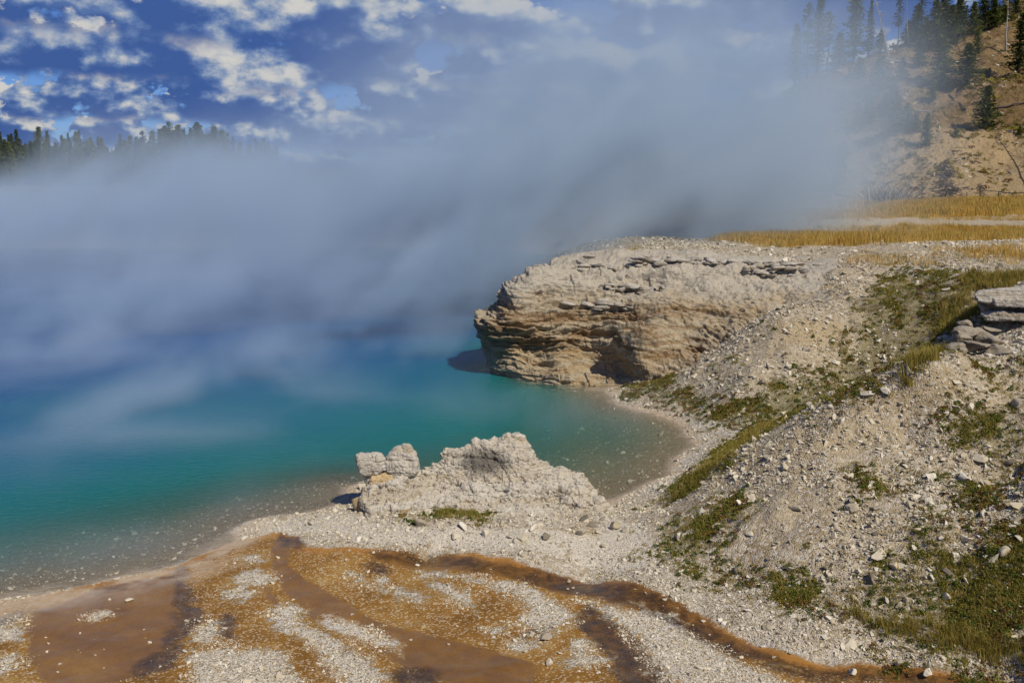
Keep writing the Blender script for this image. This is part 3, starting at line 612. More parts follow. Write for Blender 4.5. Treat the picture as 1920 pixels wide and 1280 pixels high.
# ---------------------------------------------------------------- outcrop in the foreground
def H(*q): return [tuple(PD(*k)) for k in q]
def build_outcrop():
    base = []
    hulls = [
     H((838,850,17.9),(880,856,17.9),(950,838,18.0),(968,829,18.0),(990,856,18.0),(1004,876,18.0),(820,930,17.0),(1015,935,17.0),(800,985,16.3),(1010,990,16.2),(960,860,17.6),(850,1010,17.0),(1000,1010,17.0),(840,960,18.8),(1000,960,18.8)),
     H((950,834,18.0),(968,828,18.0),(990,852,17.9),(1000,870,17.9),(945,860,17.7),(1000,930,17.6),(950,930,17.6)),
     H((1000,876,17.8),(1060,886,17.7),(1092,890,17.6),(1104,905,17.5),(1108,940,17.3),(1110,975,17.0),(1010,985,16.4),(1090,985,16.5),(1000,920,17.0),(1092,925,16.9),(1000,1010,17.8),(1104,1000,17.8)),
     H((800,880,17.9),(842,848,17.9),(862,852,17.8),(782,905,17.6),(765,935,17.2),(750,975,16.7),(850,985,16.4),(830,930,16.9),(800,1000,18.2),(850,1000,18.2)),
     H((695,898,17.3),(740,885,17.4),(790,895,17.6),(682,940,16.7),(760,955,16.3),(700,960,16.3),(820,955,16.5),(720,1000,17.6),(790,1000,17.8),(690,985,16.4),(800,995,16.2)),
     H((760,950,16.6),(900,955,16.5),(1010,960,16.4),(1100,960,16.6),(740,990,15.9),(880,1000,15.7),(1020,1002,15.7),(1130,985,16.2),(1140,1010,16.6),(760,1020,16.8),(1000,1030,16.8)),
     H((1085,930,17.0),(1120,945,16.9),(1150,965,16.7),(1180,985,16.4),(1110,1000,15.9),(1060,985,16.2),(1160,1010,16.6),(1080,1010,17.2))]
    me = remesh(hulls, .018); roughen(me, .20, .15, 3.0, 21, .8, .5); roughen(me, .075, .05, 8, 25, .3, .8); roughen(me, .02, 0, 8, 27, .1); me.name = 'main_mass'
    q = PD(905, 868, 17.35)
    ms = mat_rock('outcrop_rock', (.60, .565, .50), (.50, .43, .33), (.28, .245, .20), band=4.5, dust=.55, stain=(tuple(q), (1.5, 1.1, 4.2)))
    root = empty('rock_outcrop', tuple(PD(930, 985, 16.6))); tag(root, 'big whitish rock outcrop with a dark stained hollow at the pool edge', 'rock')
    o = mkobj('main_mass', me, ms); child(o, root)
    # two blocks of the pinnacle
    for hl, sd in [(H((738,845,17.2),(765,836,17.2),(776,850,17.2),(780,878,17.1),(770,890,17.1),(732,885,17.1),(722,868,17.2),(742,842,17.7),(778,862,17.7),(735,890,17.7),(775,895,17.6)), 3),
                   (H((673,856,17.2),(705,853,17.2),(716,862,17.2),(720,878,17.1),(700,888,17.1),(680,880,17.1),(675,860,17.6),(712,866,17.6),(700,892,17.5)), 5),
                   (H((700,890,17.1),(738,880,17.2),(745,905,17.0),(705,915,16.9),(690,905,17.0),(720,895,17.5),(740,915,17.5)), 6)]:
        me = remesh([hl], .014); roughen(me, .08, .05, 5, sd, .5); roughen(me, .025, .02, 17, sd+3, .14); me.name = 'rock_block'
        o = mkobj('rock_block', me, M_SINTER if sd != 6 else M_TAN); child(o, root)
    return root
build_outcrop()

def build_side_ledge():
    root = empty('rock_ledge', tuple(PD(1880, 600, 19.3))); tag(root, 'jutting layered rock ledge at the right edge above the scree slope', 'rock')
    for i, (hl, sd) in enumerate([
        (H((1826,553,19.6),(1850,546,19.6),(1960,540,19.4),(1835,566,19.5),(1880,572,19.4),(1960,570,19.2),(1835,548,21),(1960,535,21.2),(1960,560,21),(1840,562,21)), 1),
        (H((1838,572,19.7),(1960,568,19.5),(1852,588,19.7),(1960,585,19.5),(1845,575,21),(1960,580,21)), 2),
        (H((1840,588,19.4),(1900,585,19.2),(1960,588,19.1),(1850,600,19.3),(1960,602,19.0),(1850,596,20.6),(1960,600,20.6)), 3),
        (H((1862,560,19.25),(1900,562,19.15),(1960,562,19.05),(1868,574,19.2),(1960,578,19.0),(1880,570,20),(1960,575,20)), 4)]):
        me = remesh([hl], .02); roughen(me, .05, .05, 12, 40+sd, .5); me.name = 'rock_slab'; o = mkobj('rock_slab', me, M_LEDGE, smooth=True); child(o, root)
    r2 = empty('rock_ledge', tuple(PD(1825, 655, 18.2))); tag(r2, 'low dark cracked ledge of broken slabs below the jutting ledge', 'rock')
    for i, (px, py, D, w, hh) in enumerate([(1820,630,18.6,.75,.13),(1800,640,18.4,.5,.14),(1845,640,18.5,.8,.16),(1830,655,18.1,.7,.12),(1860,652,18.3,.55,.15),(1790,656,18.0,.45,.1),(1810,615,18.9,.55,.1),(1870,668,17.9,.6,.14),(1800,668,17.7,.4,.1),(1850,625,18.8,.6,.1)]):
        me = rock_mesh('rock_slab', 500+i, (w*.9, w*.7, hh*2.0), 3, 12, .3); me.materials.append(M_DLEDGE); o = mkobj('rock_slab', me); q = PD(px, py, D); o.location = (q[0], q[1], max(q[2], height([q[0]], [q[1]])[0])+.07); o.rotation_euler = (random.gauss(0, .1), random.gauss(.05, .1), random.uniform(-.5, .5)); child(o, r2)
build_side_ledge()

# ---------------------------------------------------------------- scattering (stuff nobody could count)
def source_collection(name, meshes):
    c = bpy.data.collections.new(name)
    for i, me in enumerate(meshes):
        o = bpy.data.objects.new('%s_%02d' % (name, i), me); c.objects.link(o)
    return c
def scatter(name, V, S, Rt, idx, meshes, label, cat):
    me = bpy.data.meshes.new(name); me.vertices.add(len(V)); me.vertices.foreach_set('co', np.asarray(V, np.float32).ravel())
    for nm, d in (('scl', S), ('rot', Rt)):
        a = me.attributes.new(nm, 'FLOAT_VECTOR', 'POINT'); a.data.foreach_set('vector', np.asarray(d, np.float32).ravel())
    a = me.attributes.new('pick', 'INT', 'POINT'); a.data.foreach_set('value', np.asarray(idx, np.int32))
    o = bpy.data.objects.new(name, me); COL.objects.link(o); tag(o, label, cat, kind='stuff')
    ng = bpy.data.node_groups.new(name, 'GeometryNodeTree')
    ng.interface.new_socket('Geometry', in_out='INPUT', socket_type='NodeSocketGeometry'); ng.interface.new_socket('Geometry', in_out='OUTPUT', socket_type='NodeSocketGeometry')
    n = ng.nodes; L = ng.links.new; gi = n.new('NodeGroupInput'); go = n.new('NodeGroupOutput')
    ip = n.new('GeometryNodeInstanceOnPoints'); ci = n.new('GeometryNodeCollectionInfo')
    ci.inputs['Collection'].default_value = source_collection(name+'_pieces', meshes); ci.inputs['Separate Children'].default_value = True; ci.inputs['Reset Children'].default_value = True
    def at(nm, ty):
        k = n.new('GeometryNodeInputNamedAttribute'); k.data_type = ty; k.inputs['Name'].default_value = nm; return k.outputs['Attribute']
    er = n.new('FunctionNodeEulerToRotation'); L(at('rot', 'FLOAT_VECTOR'), er.inputs[0])
    L(gi.outputs[0], ip.inputs['Points']); L(ci.outputs[0], ip.inputs['Instance']); ip.inputs['Pick Instance'].default_value = True
    L(at('pick', 'INT'), ip.inputs['Instance Index']); L(er.outputs[0], ip.inputs['Rotation']); L(at('scl', 'FLOAT_VECTOR'), ip.inputs['Scale'])
    L(ip.outputs[0], go.inputs[0]); o.modifiers.new('scatter', 'NODES').node_group = ng
    return o
def cand(n, r0, r1, a0=-36, a1=36, seed=1):
    r = np.random.default_rng(seed); a = np.radians(r.uniform(a0, a1, n)); R = r0*np.exp(r.uniform(0, math.log(r1/r0), n))
    x, y = R*np.sin(a), R*np.cos(a); return x, y, height(x, y), R, r
def blades(name, n, h, w, spread, lean, mat, seed, seg=2):
    r = np.random.default_rng(seed); V = []; F = []
    for i in range(n):
        a = r.uniform(0, 6.28); b0 = r.normal(size=2)*spread; hh = h*r.uniform(.5, 1.15); ln = lean*r.uniform(.2, 1.3); d = np.array([math.cos(a), math.sin(a)]); s = np.array([-d[1], d[0]])*w*r.uniform(.6, 1.2)
        k = len(V); m = b0+d*ln*hh*.35; tip = b0+d*ln*hh
        V += [(*(b0-s), 0), (*(b0+s), 0), (*(m+s*.7), hh*.6), (*(m-s*.7), hh*.6), (*tip, hh)]
        F += [(k, k+1, k+2), (k, k+2, k+3), (k+3, k+2, k+4)]
    me = mesh_np(name, V, F); me.materials.append(mat); return me
def leafclump(name, n, rx, rz, size, mat, seed):
    r = np.random.default_rng(seed); V = []; F = []
    for i in range(n):
        d = r.normal(size=3); d /= np.linalg.norm(d); c = d*np.array([rx, rx, rz])*r.uniform(.3, 1)**.5; c[2] = abs(c[2])
        u = r.normal(size=3); u /= np.linalg.norm(u); v = np.cross(u, r.normal(size=3)); v /= np.linalg.norm(v); k = len(V); s = size*r.uniform(.6, 1.3)
        V += [c-u*s*.5, c+v*s*.42, c+u*s, c-v*s*.42]; F.append((k, k+1, k+2)); F.append((k, k+2, k+3))
    me = mesh_np(name, V, F); me.materials.append(mat); return me

M_MOSS = mat_leaf('moss', [(.2, (.09, .085, .014)), (.4, (.17, .155, .022)), (.6, (.25, .215, .035)), (.8, (.28, .21, .06)), (.95, (.18, .09, .03))], .15, .8, .9)
M_GREEN = mat_leaf('green_weed', [(.2, (.06, .085, .014)), (.5, (.10, .135, .02)), (.8, (.15, .17, .035))], .2, .7, 1.2)
M_RUST = mat_leaf('rust_weed', [(.2, (.09, .045, .015)), (.5, (.17, .085, .028)), (.8, (.24, .15, .05))], .15, .8, 1.2)
M_GOLD = mat_leaf('dry_grass', [(.2, (.44, .23, .04)), (.45, (.58, .37, .08)), (.8, (.68, .51, .18))], .3, .7, .25)
M_OLIVE = mat_leaf('olive_grass', [(.2, (.18, .145, .025)), (.5, (.29, .24, .045)), (.8, (.40, .31, .09))], .3, .7, .6)

def stones_meshes(mat, seeds, flat):
    out = []
    for s in seeds:
        r = np.random.default_rng(s); q = r.uniform(-1, 1, (11, 3)); q /= np.maximum(np.abs(q).max(1), .55)[:, None]; q *= np.array([.5, .36, flat*.42])*r.uniform(.8, 1.15, (11, 3))
        me = hull_mesh('pebble', [tuple(k) for k in q]); me.materials.append(mat); out.append(me)
    return out
def build_scree():
    x, y, z, R, r = cand(900000, 9.5, 46, -33, 34, 3)
    mat_ = region(MAT, x, y, .7); wh = region(WHITE, x+.3*fbm2(x, y, 1.5, 3, 2), y+.3*fbm2(x, y, 1.5, 3, 9), .28); veg = region(VEG, x, y, .5); sand = region(SAND, x, y, .8); gold = region(GOLD, x, y, 1.5); chan = region(CHAN, x, y, .3)
    pr = .08+.85*sstep(-.1, .14, fbm2(x, y, .7, 4, 70)+.5*fbm2(x*2.2+y, y*.5-x*.2, .6, 2, 75)); pr = np.where(z < .5, np.maximum(pr, .7), pr)*(1-.55*sand)*(1-.55*veg)*(1-.85*gold)
    inmat = mat_ > .5
    spk = fbm2(x, y, 3.0, 3, 78); pw = np.clip(sstep(.3, .75, wh+spk*.8)*.85, .016*(1-.9*(chan > .5))*(.1+3*sstep(0.02, .2, fbm2(x, y, .9, 3, 77))), 1)
    pr = np.where(inmat, pw, pr); pr = np.where(z < .015, np.where((z > -.9) & (z < -.03), .10*sstep(-.9, -.2, z), 0), pr)
    keep = r.uniform(size=len(x)) < pr; x, y, z, R, inm = x[keep], y[keep], z[keep], R[keep], inmat[keep]; n = len(x)
    slope = sstep(.45, .9, z)
    s = np.exp(r.normal(0, .6, n))*(.0165+.005*slope)*np.maximum(1, (R/15)**.6)
    big = r.uniform(size=n) < (.010+.012*slope); s = np.where(big & ~inm, s*r.uniform(2, 3.4, n), s); s = np.minimum(s, .22); s = np.where(inm, s*.72, s)
    rot = np.stack([r.normal(0, .5, n), r.normal(0, .5, n), r.uniform(0, 6.28, n)], 1)
    S = np.stack([s, s*r.uniform(.7, 1.2, n), s*r.uniform(.6, 1.1, n)], 1)
    grey = (r.uniform(size=n) < (.2+.35*sstep(0, .15, fbm2(x, y, .6, 3, 81)))*np.where(z < .55, .35, 1)) & ~inm
    pick = np.where(grey, r.integers(0, 5, n), r.integers(5, 10, n))
    scatter('scree', np.stack([x, y, z+s*.05], 1), S, rot, pick, stones_meshes(M_GREY, range(5), .5)+stones_meshes(M_STONE, range(10, 15), .55), 'loose white and grey sinter chips covering slopes and flats', 'gravel')
build_scree()

def build_cover():
    x, y, z, R, r = cand(420000, 9.5, 40, -20, 34, 5)
    veg = region(VEG, x+.35*fbm2(x, y, 1.2, 3, 5), y+.35*fbm2(x, y, 1.2, 3, 6), .85)
    bowl = (y > 20) & (x > 2.5) & (x < 14) & (y < 30) & (z > .15) & (z < 3.0); clump = sstep(-.02, .16, fbm2(x, y, 1.5, 4, 91))
    sl = (z > .35) & (R < 21) & (region(MAT, x, y, .5) < .45)
    p = np.where(veg > .12, sstep(.18, .68, veg+.45*fbm2(x, y, 2.6, 4, 99))*(.16+.84*clump), np.where(bowl, .10*clump*sstep(2.6, 1.0, z), np.where(sl, .03*sstep(.06, .2, fbm2(x, y, .9, 4, 95)), 0)))
    k = (r.uniform(size=len(x)) < p) & (z > .05); x, y, z, R = x[k], y[k], z[k], R[k]; n = len(x)
    s = r.uniform(.6, 1.3, n)*np.maximum(1, (R/16)**.6)*.62
    pick = np.where(r.uniform(size=n) < .62, r.integers(0, 3, n), np.where(r.uniform(size=n) < .5, 3+r.integers(0, 2, n), np.where(fbm2(x, y, .7, 3, 60) > .0, 5, 6)))
    ms = [leafclump('clump', 34, .10, .04, .024, M_MOSS, i) for i in range(2)]+[blades('clump', 22, .09, .004, .05, .9, M_OLIVE, 33)]+[leafclump('clump', 40, .07, .08, .03, M_GREEN, 10+i) for i in range(2)]+[leafclump('clump', 34, .08, .07, .03, M_RUST, 20), blades('clump', 12, .14, .004, .03, .5, M_OLIVE, 30)]
    scatter('ground_cover', np.stack([x, y, z], 1), np.stack([s, s, s], 1), np.stack([0*s, 0*s, r.uniform(0, 6.28, n)], 1), pick, ms, 'low mossy yellow green and rusty plants growing among the scree', 'ground cover')
build_cover()

GRASS2 = [[(1560,1142),(1640,1158),(1780,1180),(1990,1195),(1990,1238),(1800,1222),(1650,1190)], [(1795,520),(1860,513),(1990,505),(1990,540),(1850,546),(1800,546)], [(1765,565),(1830,548),(1828,605),(1770,628)],
          [(1245,950),(1300,915),(1370,862),(1440,812),(1480,785),(1440,785),(1370,830),(1290,905)], [(1690,735),(1760,660),(1780,640),(1750,690),(1700,735),(1600,760)]]
def build_grass():
    x, y, z, R, r = cand(60000, 9.5, 34, 0, 37, 8)
    g = region(GRASS2, x, y, .35); k = (r.uniform(size=len(x)) < sstep(.4, .65, g)*.8); x, y, z, R = x[k], y[k], z[k], R[k]; n = len(x)
    s = r.uniform(.6, 1.25, n); rz = r.uniform(0, 6.28, n)
    s = s*np.where((z < 2.2) & (R > 16.5), .45, np.where(z < 1.2, .62, 1))*(.6+.8*np.clip(fbm2(x, y, 2., 3, 8)+.5, 0, 1)); ms = [blades('tuft', 18, .22, .005, .05, .7, M_OLIVE, 40+i) for i in range(3)]
    scatter('green_grass', np.stack([x, y, z], 1), np.stack([s, s, s], 1), np.stack([0*s, 0*s, rz], 1), r.integers(0, 3, n), ms, 'olive green grass on the foot of the slope and around the right ledges', 'grass')
    x, y, z, R, r = cand(130000, 30, 112, 0, 36, 9)
    g = region(GOLD, x, y, 1.5); top = (z > 3.0) & (R > 33) & (R < 108)
    g = g+.5*fbm2(x, y, .22, 4, 16); p = np.where(g > .3, sstep(.3, .85, g), np.where(top, .14*sstep(-.05, .2, fbm2(x, y, .2, 3, 15)), 0))
    k = (r.uniform(size=len(x)) < p) & (z > 2.9); x, y, z, R = x[k], y[k], z[k], R[k]; n = len(x)
    s = r.uniform(.4, 1.2, n)*np.where(R > 70, 1.7, 1.0)*(.45+1.1*np.clip(fbm2(x, y, .35, 3, 44)+.5, 0, 1)); rz = r.uniform(0, 6.28, n)
    ms = [blades('tuft', 18, .28, .007, .16, .45, M_GOLD, 50+i) for i in range(3)]+[blades('tuft', 16, .28, .009, .11, .4, M_OLIVE, 55)]
    scatter('golden_grass', np.stack([x, y, z], 1), np.stack([s, s, s], 1), np.stack([0*s, 0*s, rz], 1), np.where(r.uniform(size=n) < .82, r.integers(0, 3, n), 3), ms, 'golden dry grass in bands across the flat top', 'grass')
build_grass()

def build_hill_scrub():
    x, y, z, R, r = cand(50000, 99, 190, 5, 37, 12)
    k = (z > 3.7) & (r.uniform(size=len(x)) < (.12+.5*sstep(-.05, .15, fbm2(x, y, .12, 3, 19)))*np.where(z < 9, .4, 1)); x, y, z, R = x[k], y[k], z[k], R[k]; n = len(x)
    s = np.exp(r.normal(0, .45, n)); pick = r.choice([0, 1, 2, 3], n, p=[.42, .2, .2, .18])
    s = np.where(pick >= 3, s*.5, s*.75)
    ms = [leafclump('scrub', 26, .35, .28, .14, M_OLIVE, 70), leafclump('scrub', 26, .38, .3, .15, M_MOSS, 71), leafclump('scrub', 26, .3, .22, .13, M_RUST, 72)]+stones_meshes(M_GREY, [73], .6)
    scatter('hill_scrub', np.stack([x, y, z], 1), np.stack([s, s, s], 1), np.stack([0*s, 0*s, r.uniform(0, 6.28, n)], 1), pick, ms, 'low olive scrub and loose rocks over the brown hillside', 'scrub')
build_hill_scrub()

# ---------------------------------------------------------------- single stones
STN = {}
def stone_mesh(kind, v):
    k = (kind, v)
    if k not in STN:
        dims = {'slab': (1, .75, .3), 'lump': (1, .85, .7), 'chip': (1, .7, .38)}[kind]
        STN[k] = rock_mesh('stone', 900+v*7+len(kind)*31, dims, 3 if kind != 'chip' else 2, 16, .10)
    return STN[k]
def stone(name, px, py, w, kind, mat, label, group=None, cat='stone', tilt=.2, sink=.25, z=None, rz=None, v=None):
    """a stone w picture pixels wide, standing on the ground at that picture point"""
    q = G(px, py)[0]; s = w/FPX*q[1]
    me = stone_mesh(kind, random.randrange(6) if v is None else v).copy() if False else stone_mesh(kind, random.randrange(6) if v is None else v)
    o = bpy.data.objects.new(name, me); COL.objects.link(o)
    if len(me.materials) == 0: me.materials.append(mat)
    o.material_slots[0].link = 'OBJECT'; o.material_slots[0].material = mat
    o.scale = (s, s*random.uniform(.8, 1.1), s*random.uniform(.85, 1.15)); hgt = me.dimensions if False else 0
    o.location = (q[0], q[1], q[2]+s*{'slab': .09, 'lump': .22, 'chip': .12}[kind]); o.rotation_euler = (random.gauss(0, tilt), random.gauss(0, tilt), random.uniform(0, 6.28) if rz is None else rz)
    tag(o, label, cat, group); return o
stone('boulder', 680, 958, 56, 'lump', M_TAN, 'tan boulder at the water edge on the left of the big outcrop', rz=.3, v=1)
stone('boulder', 757, 968, 30, 'lump', M_TAN, 'small yellowish boulder in the rubble below the left part of the outcrop', v=2)
stone('rock', 808, 935, 24, 'lump', M_GREY, 'dark rimmed grey rock in front of the gap beside the pinnacle', v=3)
stone('rock', 1678, 1062, 42, 'slab', M_CREAM, 'cream flat slab tilted up on the middle of the near scree slope', tilt=.5, v=0)
stone('rock', 1482, 1068, 30, 'slab', M_STONE, 'pale squarish slab on the lower scree slope', v=2)
stone('rock', 1600, 955, 50, 'slab', M_STONE, 'broad flat pale rock on the left middle of the near scree slope', v=1)
stone('rock', 1495, 955, 34, 'slab', M_GREY, 'flat grey rock near a green weed on the scree slope', v=5)
stone('rock', 1566, 988, 20, 'lump', M_STONE, 'small white stone just below the broad flat rock', v=0)
stone('rock', 1380, 1075, 26, 'lump', M_GREY, 'grey rock among weeds at the foot of the slope', v=1)
stone('rock', 1908, 765, 44, 'lump', M_GREY, 'grey boulder at the right picture edge high on the slope', v=2)
stone('rock', 1806, 900, 30, 'lump', M_STONE, 'pale rounded rock below the dark shrub on the slope', v=3)
stone('rock', 1840, 862, 40, 'slab', M_STONE, 'white slab beside the dark shrub on the slope', v=3)
stone('rock', 1890, 870, 36, 'slab', M_GREY, 'grey slab right of the white slab by the shrub', v=1)
stone('rock', 1632, 742, 42, 'slab', M_STONE, 'long white slab on the crest of the near slope', v=4, rz=.4)
stone('rock', 1662, 735, 34, 'slab', M_STONE, 'second white slab on the crest, right of the long one', v=5, rz=.5)
stone('rock', 1560, 765, 24, 'chip', M_STONE, 'white chip on the crest left of the long slab', v=1)
stone('rock', 1880, 1040, 34, 'lump', M_STONE, 'white rock near the right edge above the green foot of the slope', v=5)
stone('rock', 1560, 1168, 18, 'lump', M_STONE, 'white stone at the upper edge of the white gravel below the slope', v=0)
stone('rock', 1700, 1128, 22, 'lump', M_STONE, 'pale stone in the weeds at the slope foot', v=2)
stone('rock', 1600, 1262, 22, 'lump', M_STONE, 'white stone by the dark run-off at lower right', v=3)
stone('rock', 1742, 1268, 30, 'lump', M_STONE, 'larger white stone by the run-off at lower right', v=4)
stone('stone', 1068, 1091, 17, 'chip', M_STONE, 'white stone lying alone in the dark run-off band', v=1)
stone('stone', 1030, 1245, 20, 'lump', M_STONE, 'white stone at the bottom edge of the brown mat, below the big gravel patch', v=5)
stone('stone', 241, 1126, 20, 'chip', M_STONE, 'pointed white chip standing on the brown mat at left', v=2)
stone('stone', 346, 1222, 20, 'chip', M_STONE, 'white chip beside the dark streak at lower left', v=3)
stone('stone', 1020, 1196, 40, 'slab', M_GREY, 'dark edged slab at the tip of the big white gravel patch', v=3)
stone('rock', 1215, 665, 40, 'lump', M_SINTER, 'pale conical knob at the foot of the cliff', cat='rock', v=2, tilt=.05)
stone('rock', 955, 702, 22, 'lump', M_TAN, 'orange stone on the shore under the cliff', v=0)
stone('rock', 985, 703, 14, 'lump', M_STONE, 'small white stone on the shore under the cliff', v=4)
LOOSE = [(205,1124),(300,1250),(112,1245),(88,1222),(60,1262),(160,1155),(195,1150),(213,1152),(270,1180),(280,1205),(150,1187),(330,1198),(420,1178),(85,1195),(520,1046),(655,1032),(700,1036),(628,1040),(648,1050),(820,1078),(783,1060),(690,1072),
         (1090,1090),(1065,1105),(1075,1102),(1130,1080),(1210,1112),(1190,1105),(1245,1125),(1145,1140),(1160,1165),(940,1165),(925,1195),(870,1185),(852,1150),(960,1210),(985,1222),(1050,1225),(1060,1250),(1085,1258),(1120,1262),(1140,1250),(724,1195),(770,1200),(840,1208),(660,1152),
         (1270,1140),(1300,1172),(1330,1190),(1320,1165),(1430,1212),(1480,1225),(1392,1180),(1390,1232),(1450,1232),(1200,1255),(1255,1152),(480,1150),(610,1220),(1250,1270),(1660,1258),(1860,1272),(1820,1262)]
ORD = ['leftmost', 'second from left', 'third from left', 'fourth from left', 'fifth from left', 'sixth from left', 'seventh from left', 'eighth from left', 'ninth from left', 'tenth from left', 'eleventh from left', 'twelfth from left', 'thirteenth from left', 'fourteenth from left', 'fifteenth from left', 'sixteenth from left', 'seventeenth from left', 'eighteenth from left', 'nineteenth from left', 'twentieth from left']
def ordered(points, zone):
    """each point with a label that counts it from the left within its zone"""
    zs = {}
    for p in points: zs.setdefault(zone(*p), []).append(p)
    return [(p, '%s %s' % (ORD[i], z) if len(l) > 1 else 'only %s' % z) for z, l in zs.items() for i, p in enumerate(sorted(l))]
def mat_zone(x, y):
    if x < 360: return 'of the small white stones on the left brown mat' if y < 1190 else 'of the white stones low on the left brown mat'
    if x < 700: return 'of the white stones between the dark streak and the central channel'
    if x < 900: return 'of the white stones on the central brown channel'
    if x < 1060: return 'of the white stones around the big gravel patch' if y > 1130 else 'of the white stones above the big gravel patch'
    if x < 1250: return 'of the stones in the dark band right of the big gravel patch' if y < 1190 else 'of the stones at the bottom middle edge'
    return 'of the white stones along the dark run-off at lower right'
for (px, py), lab in ordered(LOOSE, mat_zone):
    stone('stone', px, py, random.uniform(7, 14), 'chip', M_STONE, lab, 'small white stones on the brown mat')
SLOPE = [(1420,930),(1450,985),(1510,1010),(1540,1035),(1640,1000),(1585,1020),(1720,1040),(1760,1010),(1800,1060),(1700,900),(1650,880),(1560,900),(1480,880),(1770,860),(1720,960),(1610,1080),(1440,1040),(1350,1000),(1530,930),(1850,960),(1900,980),(1790,780),(1690,790),(1620,830),(1860,1100),(1780,1130),(1640,1120),(1510,1085),(1330,1010),(1400,1010),(1825,1000),(1745,905)]
def slope_zone(x, y):
    return 'of the loose rocks ' + ('on the upper near slope' if y < 900 else 'on the middle of the near slope' if y < 1000 else 'low on the near slope')
for (px, py), lab in ordered(SLOPE, slope_zone):
    stone('rock', px+random.uniform(-12, 12), py+random.uniform(-10, 10), random.uniform(12, 26), random.choice(['chip', 'slab', 'lump']), random.choice([M_STONE, M_GREY]), lab, 'loose rocks on the near scree slope')
RUB = [(720,955),(738,968),(770,950),(785,985),(800,965),(825,990),(790,930),(870,985),(905,1000),(940,985),(955,1005),(985,995),(1010,985),(1040,975),(1060,990),(1085,1000),(1110,985),(1130,975),(1150,990),(1160,1010),(1030,1010),(730,930),(700,935),(745,905),(850,1005),(980,1015),(1120,1000),(1175,1000),(1095,975)]
def rub_zone(x, y):
    return 'of the rubble blocks ' + ('under the pinnacle' if x < 800 and y < 960 else 'in the front row below the outcrop' if y > 988 else 'against the foot of the outcrop')
for (px, py), lab in ordered(RUB, rub_zone):
    stone('rock', px+random.uniform(-5, 5), py+random.uniform(-4, 4), random.uniform(14, 30), random.choice(['chip', 'lump', 'slab']), random.choice([M_STONE, M_STONE, M_GREY]), lab, 'rubble around the outcrop')
BOWL = [(1300,700),(1340,690),(1390,690),(1420,640),(1470,620),(1530,600),(1380,740),(1430,720),(1480,690),(1350,760),(1500,730),(1560,640),(1440,760),(1270,690),(1330,650)]
for (px, py), lab in ordered(BOWL, lambda x, y: 'of the loose rocks ' + ('high in the scree bowl' if y < 660 else 'low in the scree bowl')):
    stone('rock', px, py, random.uniform(9, 17), random.choice(['chip', 'lump']), random.choice([M_STONE, M_GREY]), lab, 'loose rocks in the scree bowl')

# ---------------------------------------------------------------- steam over the pool
STEAM = [  # picture x, y, distance, radii (across, deep, up) in metres, extinction per metre
 (1050,310,48,8.0,8.0,3.6,.14),(1240,330,50,7.0,7.0,3.8,.17),(1160,180,52,8.0,7.0,3.8,.10),(1380,280,54,4.6,6.0,4.2,.15),(1380,120,56,5.5,6.0,3.6,.08),(880,350,46,6.5,7.0,2.4,.15),(720,340,48,7.0,7.0,1.9,.10),
 (950,150,54,7.0,6.0,2.8,.055),(1100,40,56,9.0,6.0,2.6,.04),(1450,350,58,4.0,6.0,2.8,.11),(1530,240,60,3.0,5.0,4.0,.04),(1330,410,50,5.0,4.0,2.0,.10),(1540,345,74,3.0,5.0,2.0,.06),(1570,150,66,4,6,5,.03),
 (500,450,54,9.0,6.0,1.6,.09),(250,420,62,13.,7.0,1.5,.09),(-50,420,62,13.,7.0,1.4,.09),(-350,420,62,14.,8.,1.6,.10),(150,390,74,18.,7.,1.9,.18),(560,390,72,12.,7.,2.4,.18),(950,420,45,5.0,5.0,1.8,.16),(450,320,62,6.,7.,1.8,.08),(150,310,86,24.,5.,3.4,.055),
 (100,560,40,7.0,5.0,1.2,.05),(330,540,38,5.0,4.0,1.2,.06),(620,500,44,6.0,5.0,1.8,.12),(-80,640,34,6.0,4.0,1.0,.06),
 (120,860,22,2.4,1.3,.8,.34),(270,800,24.5,2.4,1.5,.9,.36),(420,735,27,2.6,1.6,1.0,.36),(350,850,22,2.4,1.3,.7,.30),(520,790,24.5,2.2,1.3,.7,.20),(180,920,19.5,2.0,1.1,.6,.22),(50,800,25,2.5,1.5,.8,.22),(540,670,30,2.6,1.8,1.1,.26),(660,600,33.5,2.8,2.2,1.2,.24),(770,530,37,3.2,2.6,1.4,.24),(880,460,41,3.8,3.2,1.7,.24),(820,480,36,3.6,2.4,1.7,.14),(920,400,44,5.0,3.5,2.2,.16),(330,660,30,4.0,2.5,1.0,.07),(560,800,24,2.0,1.4,.6,.09),
 (-40,740,28,2.6,1.6,.9,.18),(80,660,31.5,2.8,2.0,1.0,.19),(210,590,35.5,3.0,2.2,1.0,.16),(350,520,40,3.4,2.6,1.2,.16),(480,460,45,4.0,3.0,1.4,.16),
 (20,1060,14,1.6,.8,.4,.24),(230,1010,15.6,1.8,.9,.45,.22),(430,950,17.8,1.8,.9,.5,.20),(560,905,20,1.8,1.0,.5,.14),(60,950,18.5,2.0,1.2,.4,.06),(-50,1130,12.5,1.5,.8,.3,.10),(330,890,20.5,2.2,1.2,.5,.07),
 (640,740,26,3.0,2.0,.7,.05),(830,620,33,1.6,2.0,1.0,.06),(1000,640,28.6,1.3,1.0,.7,.08),(960,690,28.4,1.6,.9,.35,.16),(1010,520,30.0,1.5,1.0,.8,.11),(1120,780,23.5,3.5,1.8,.5,.07),(900,760,25,3.,2.,.6,.05),(1650,170,80,5,8,5,.024),(1640,260,86,6,6,6,.02),(260,330,60,3.5,4,1.8,.07),(70,345,58,3,4,1.3,.07),(400,335,58,3,4,1.8,.07),(160,300,64,3,4,1.8,.03),
]
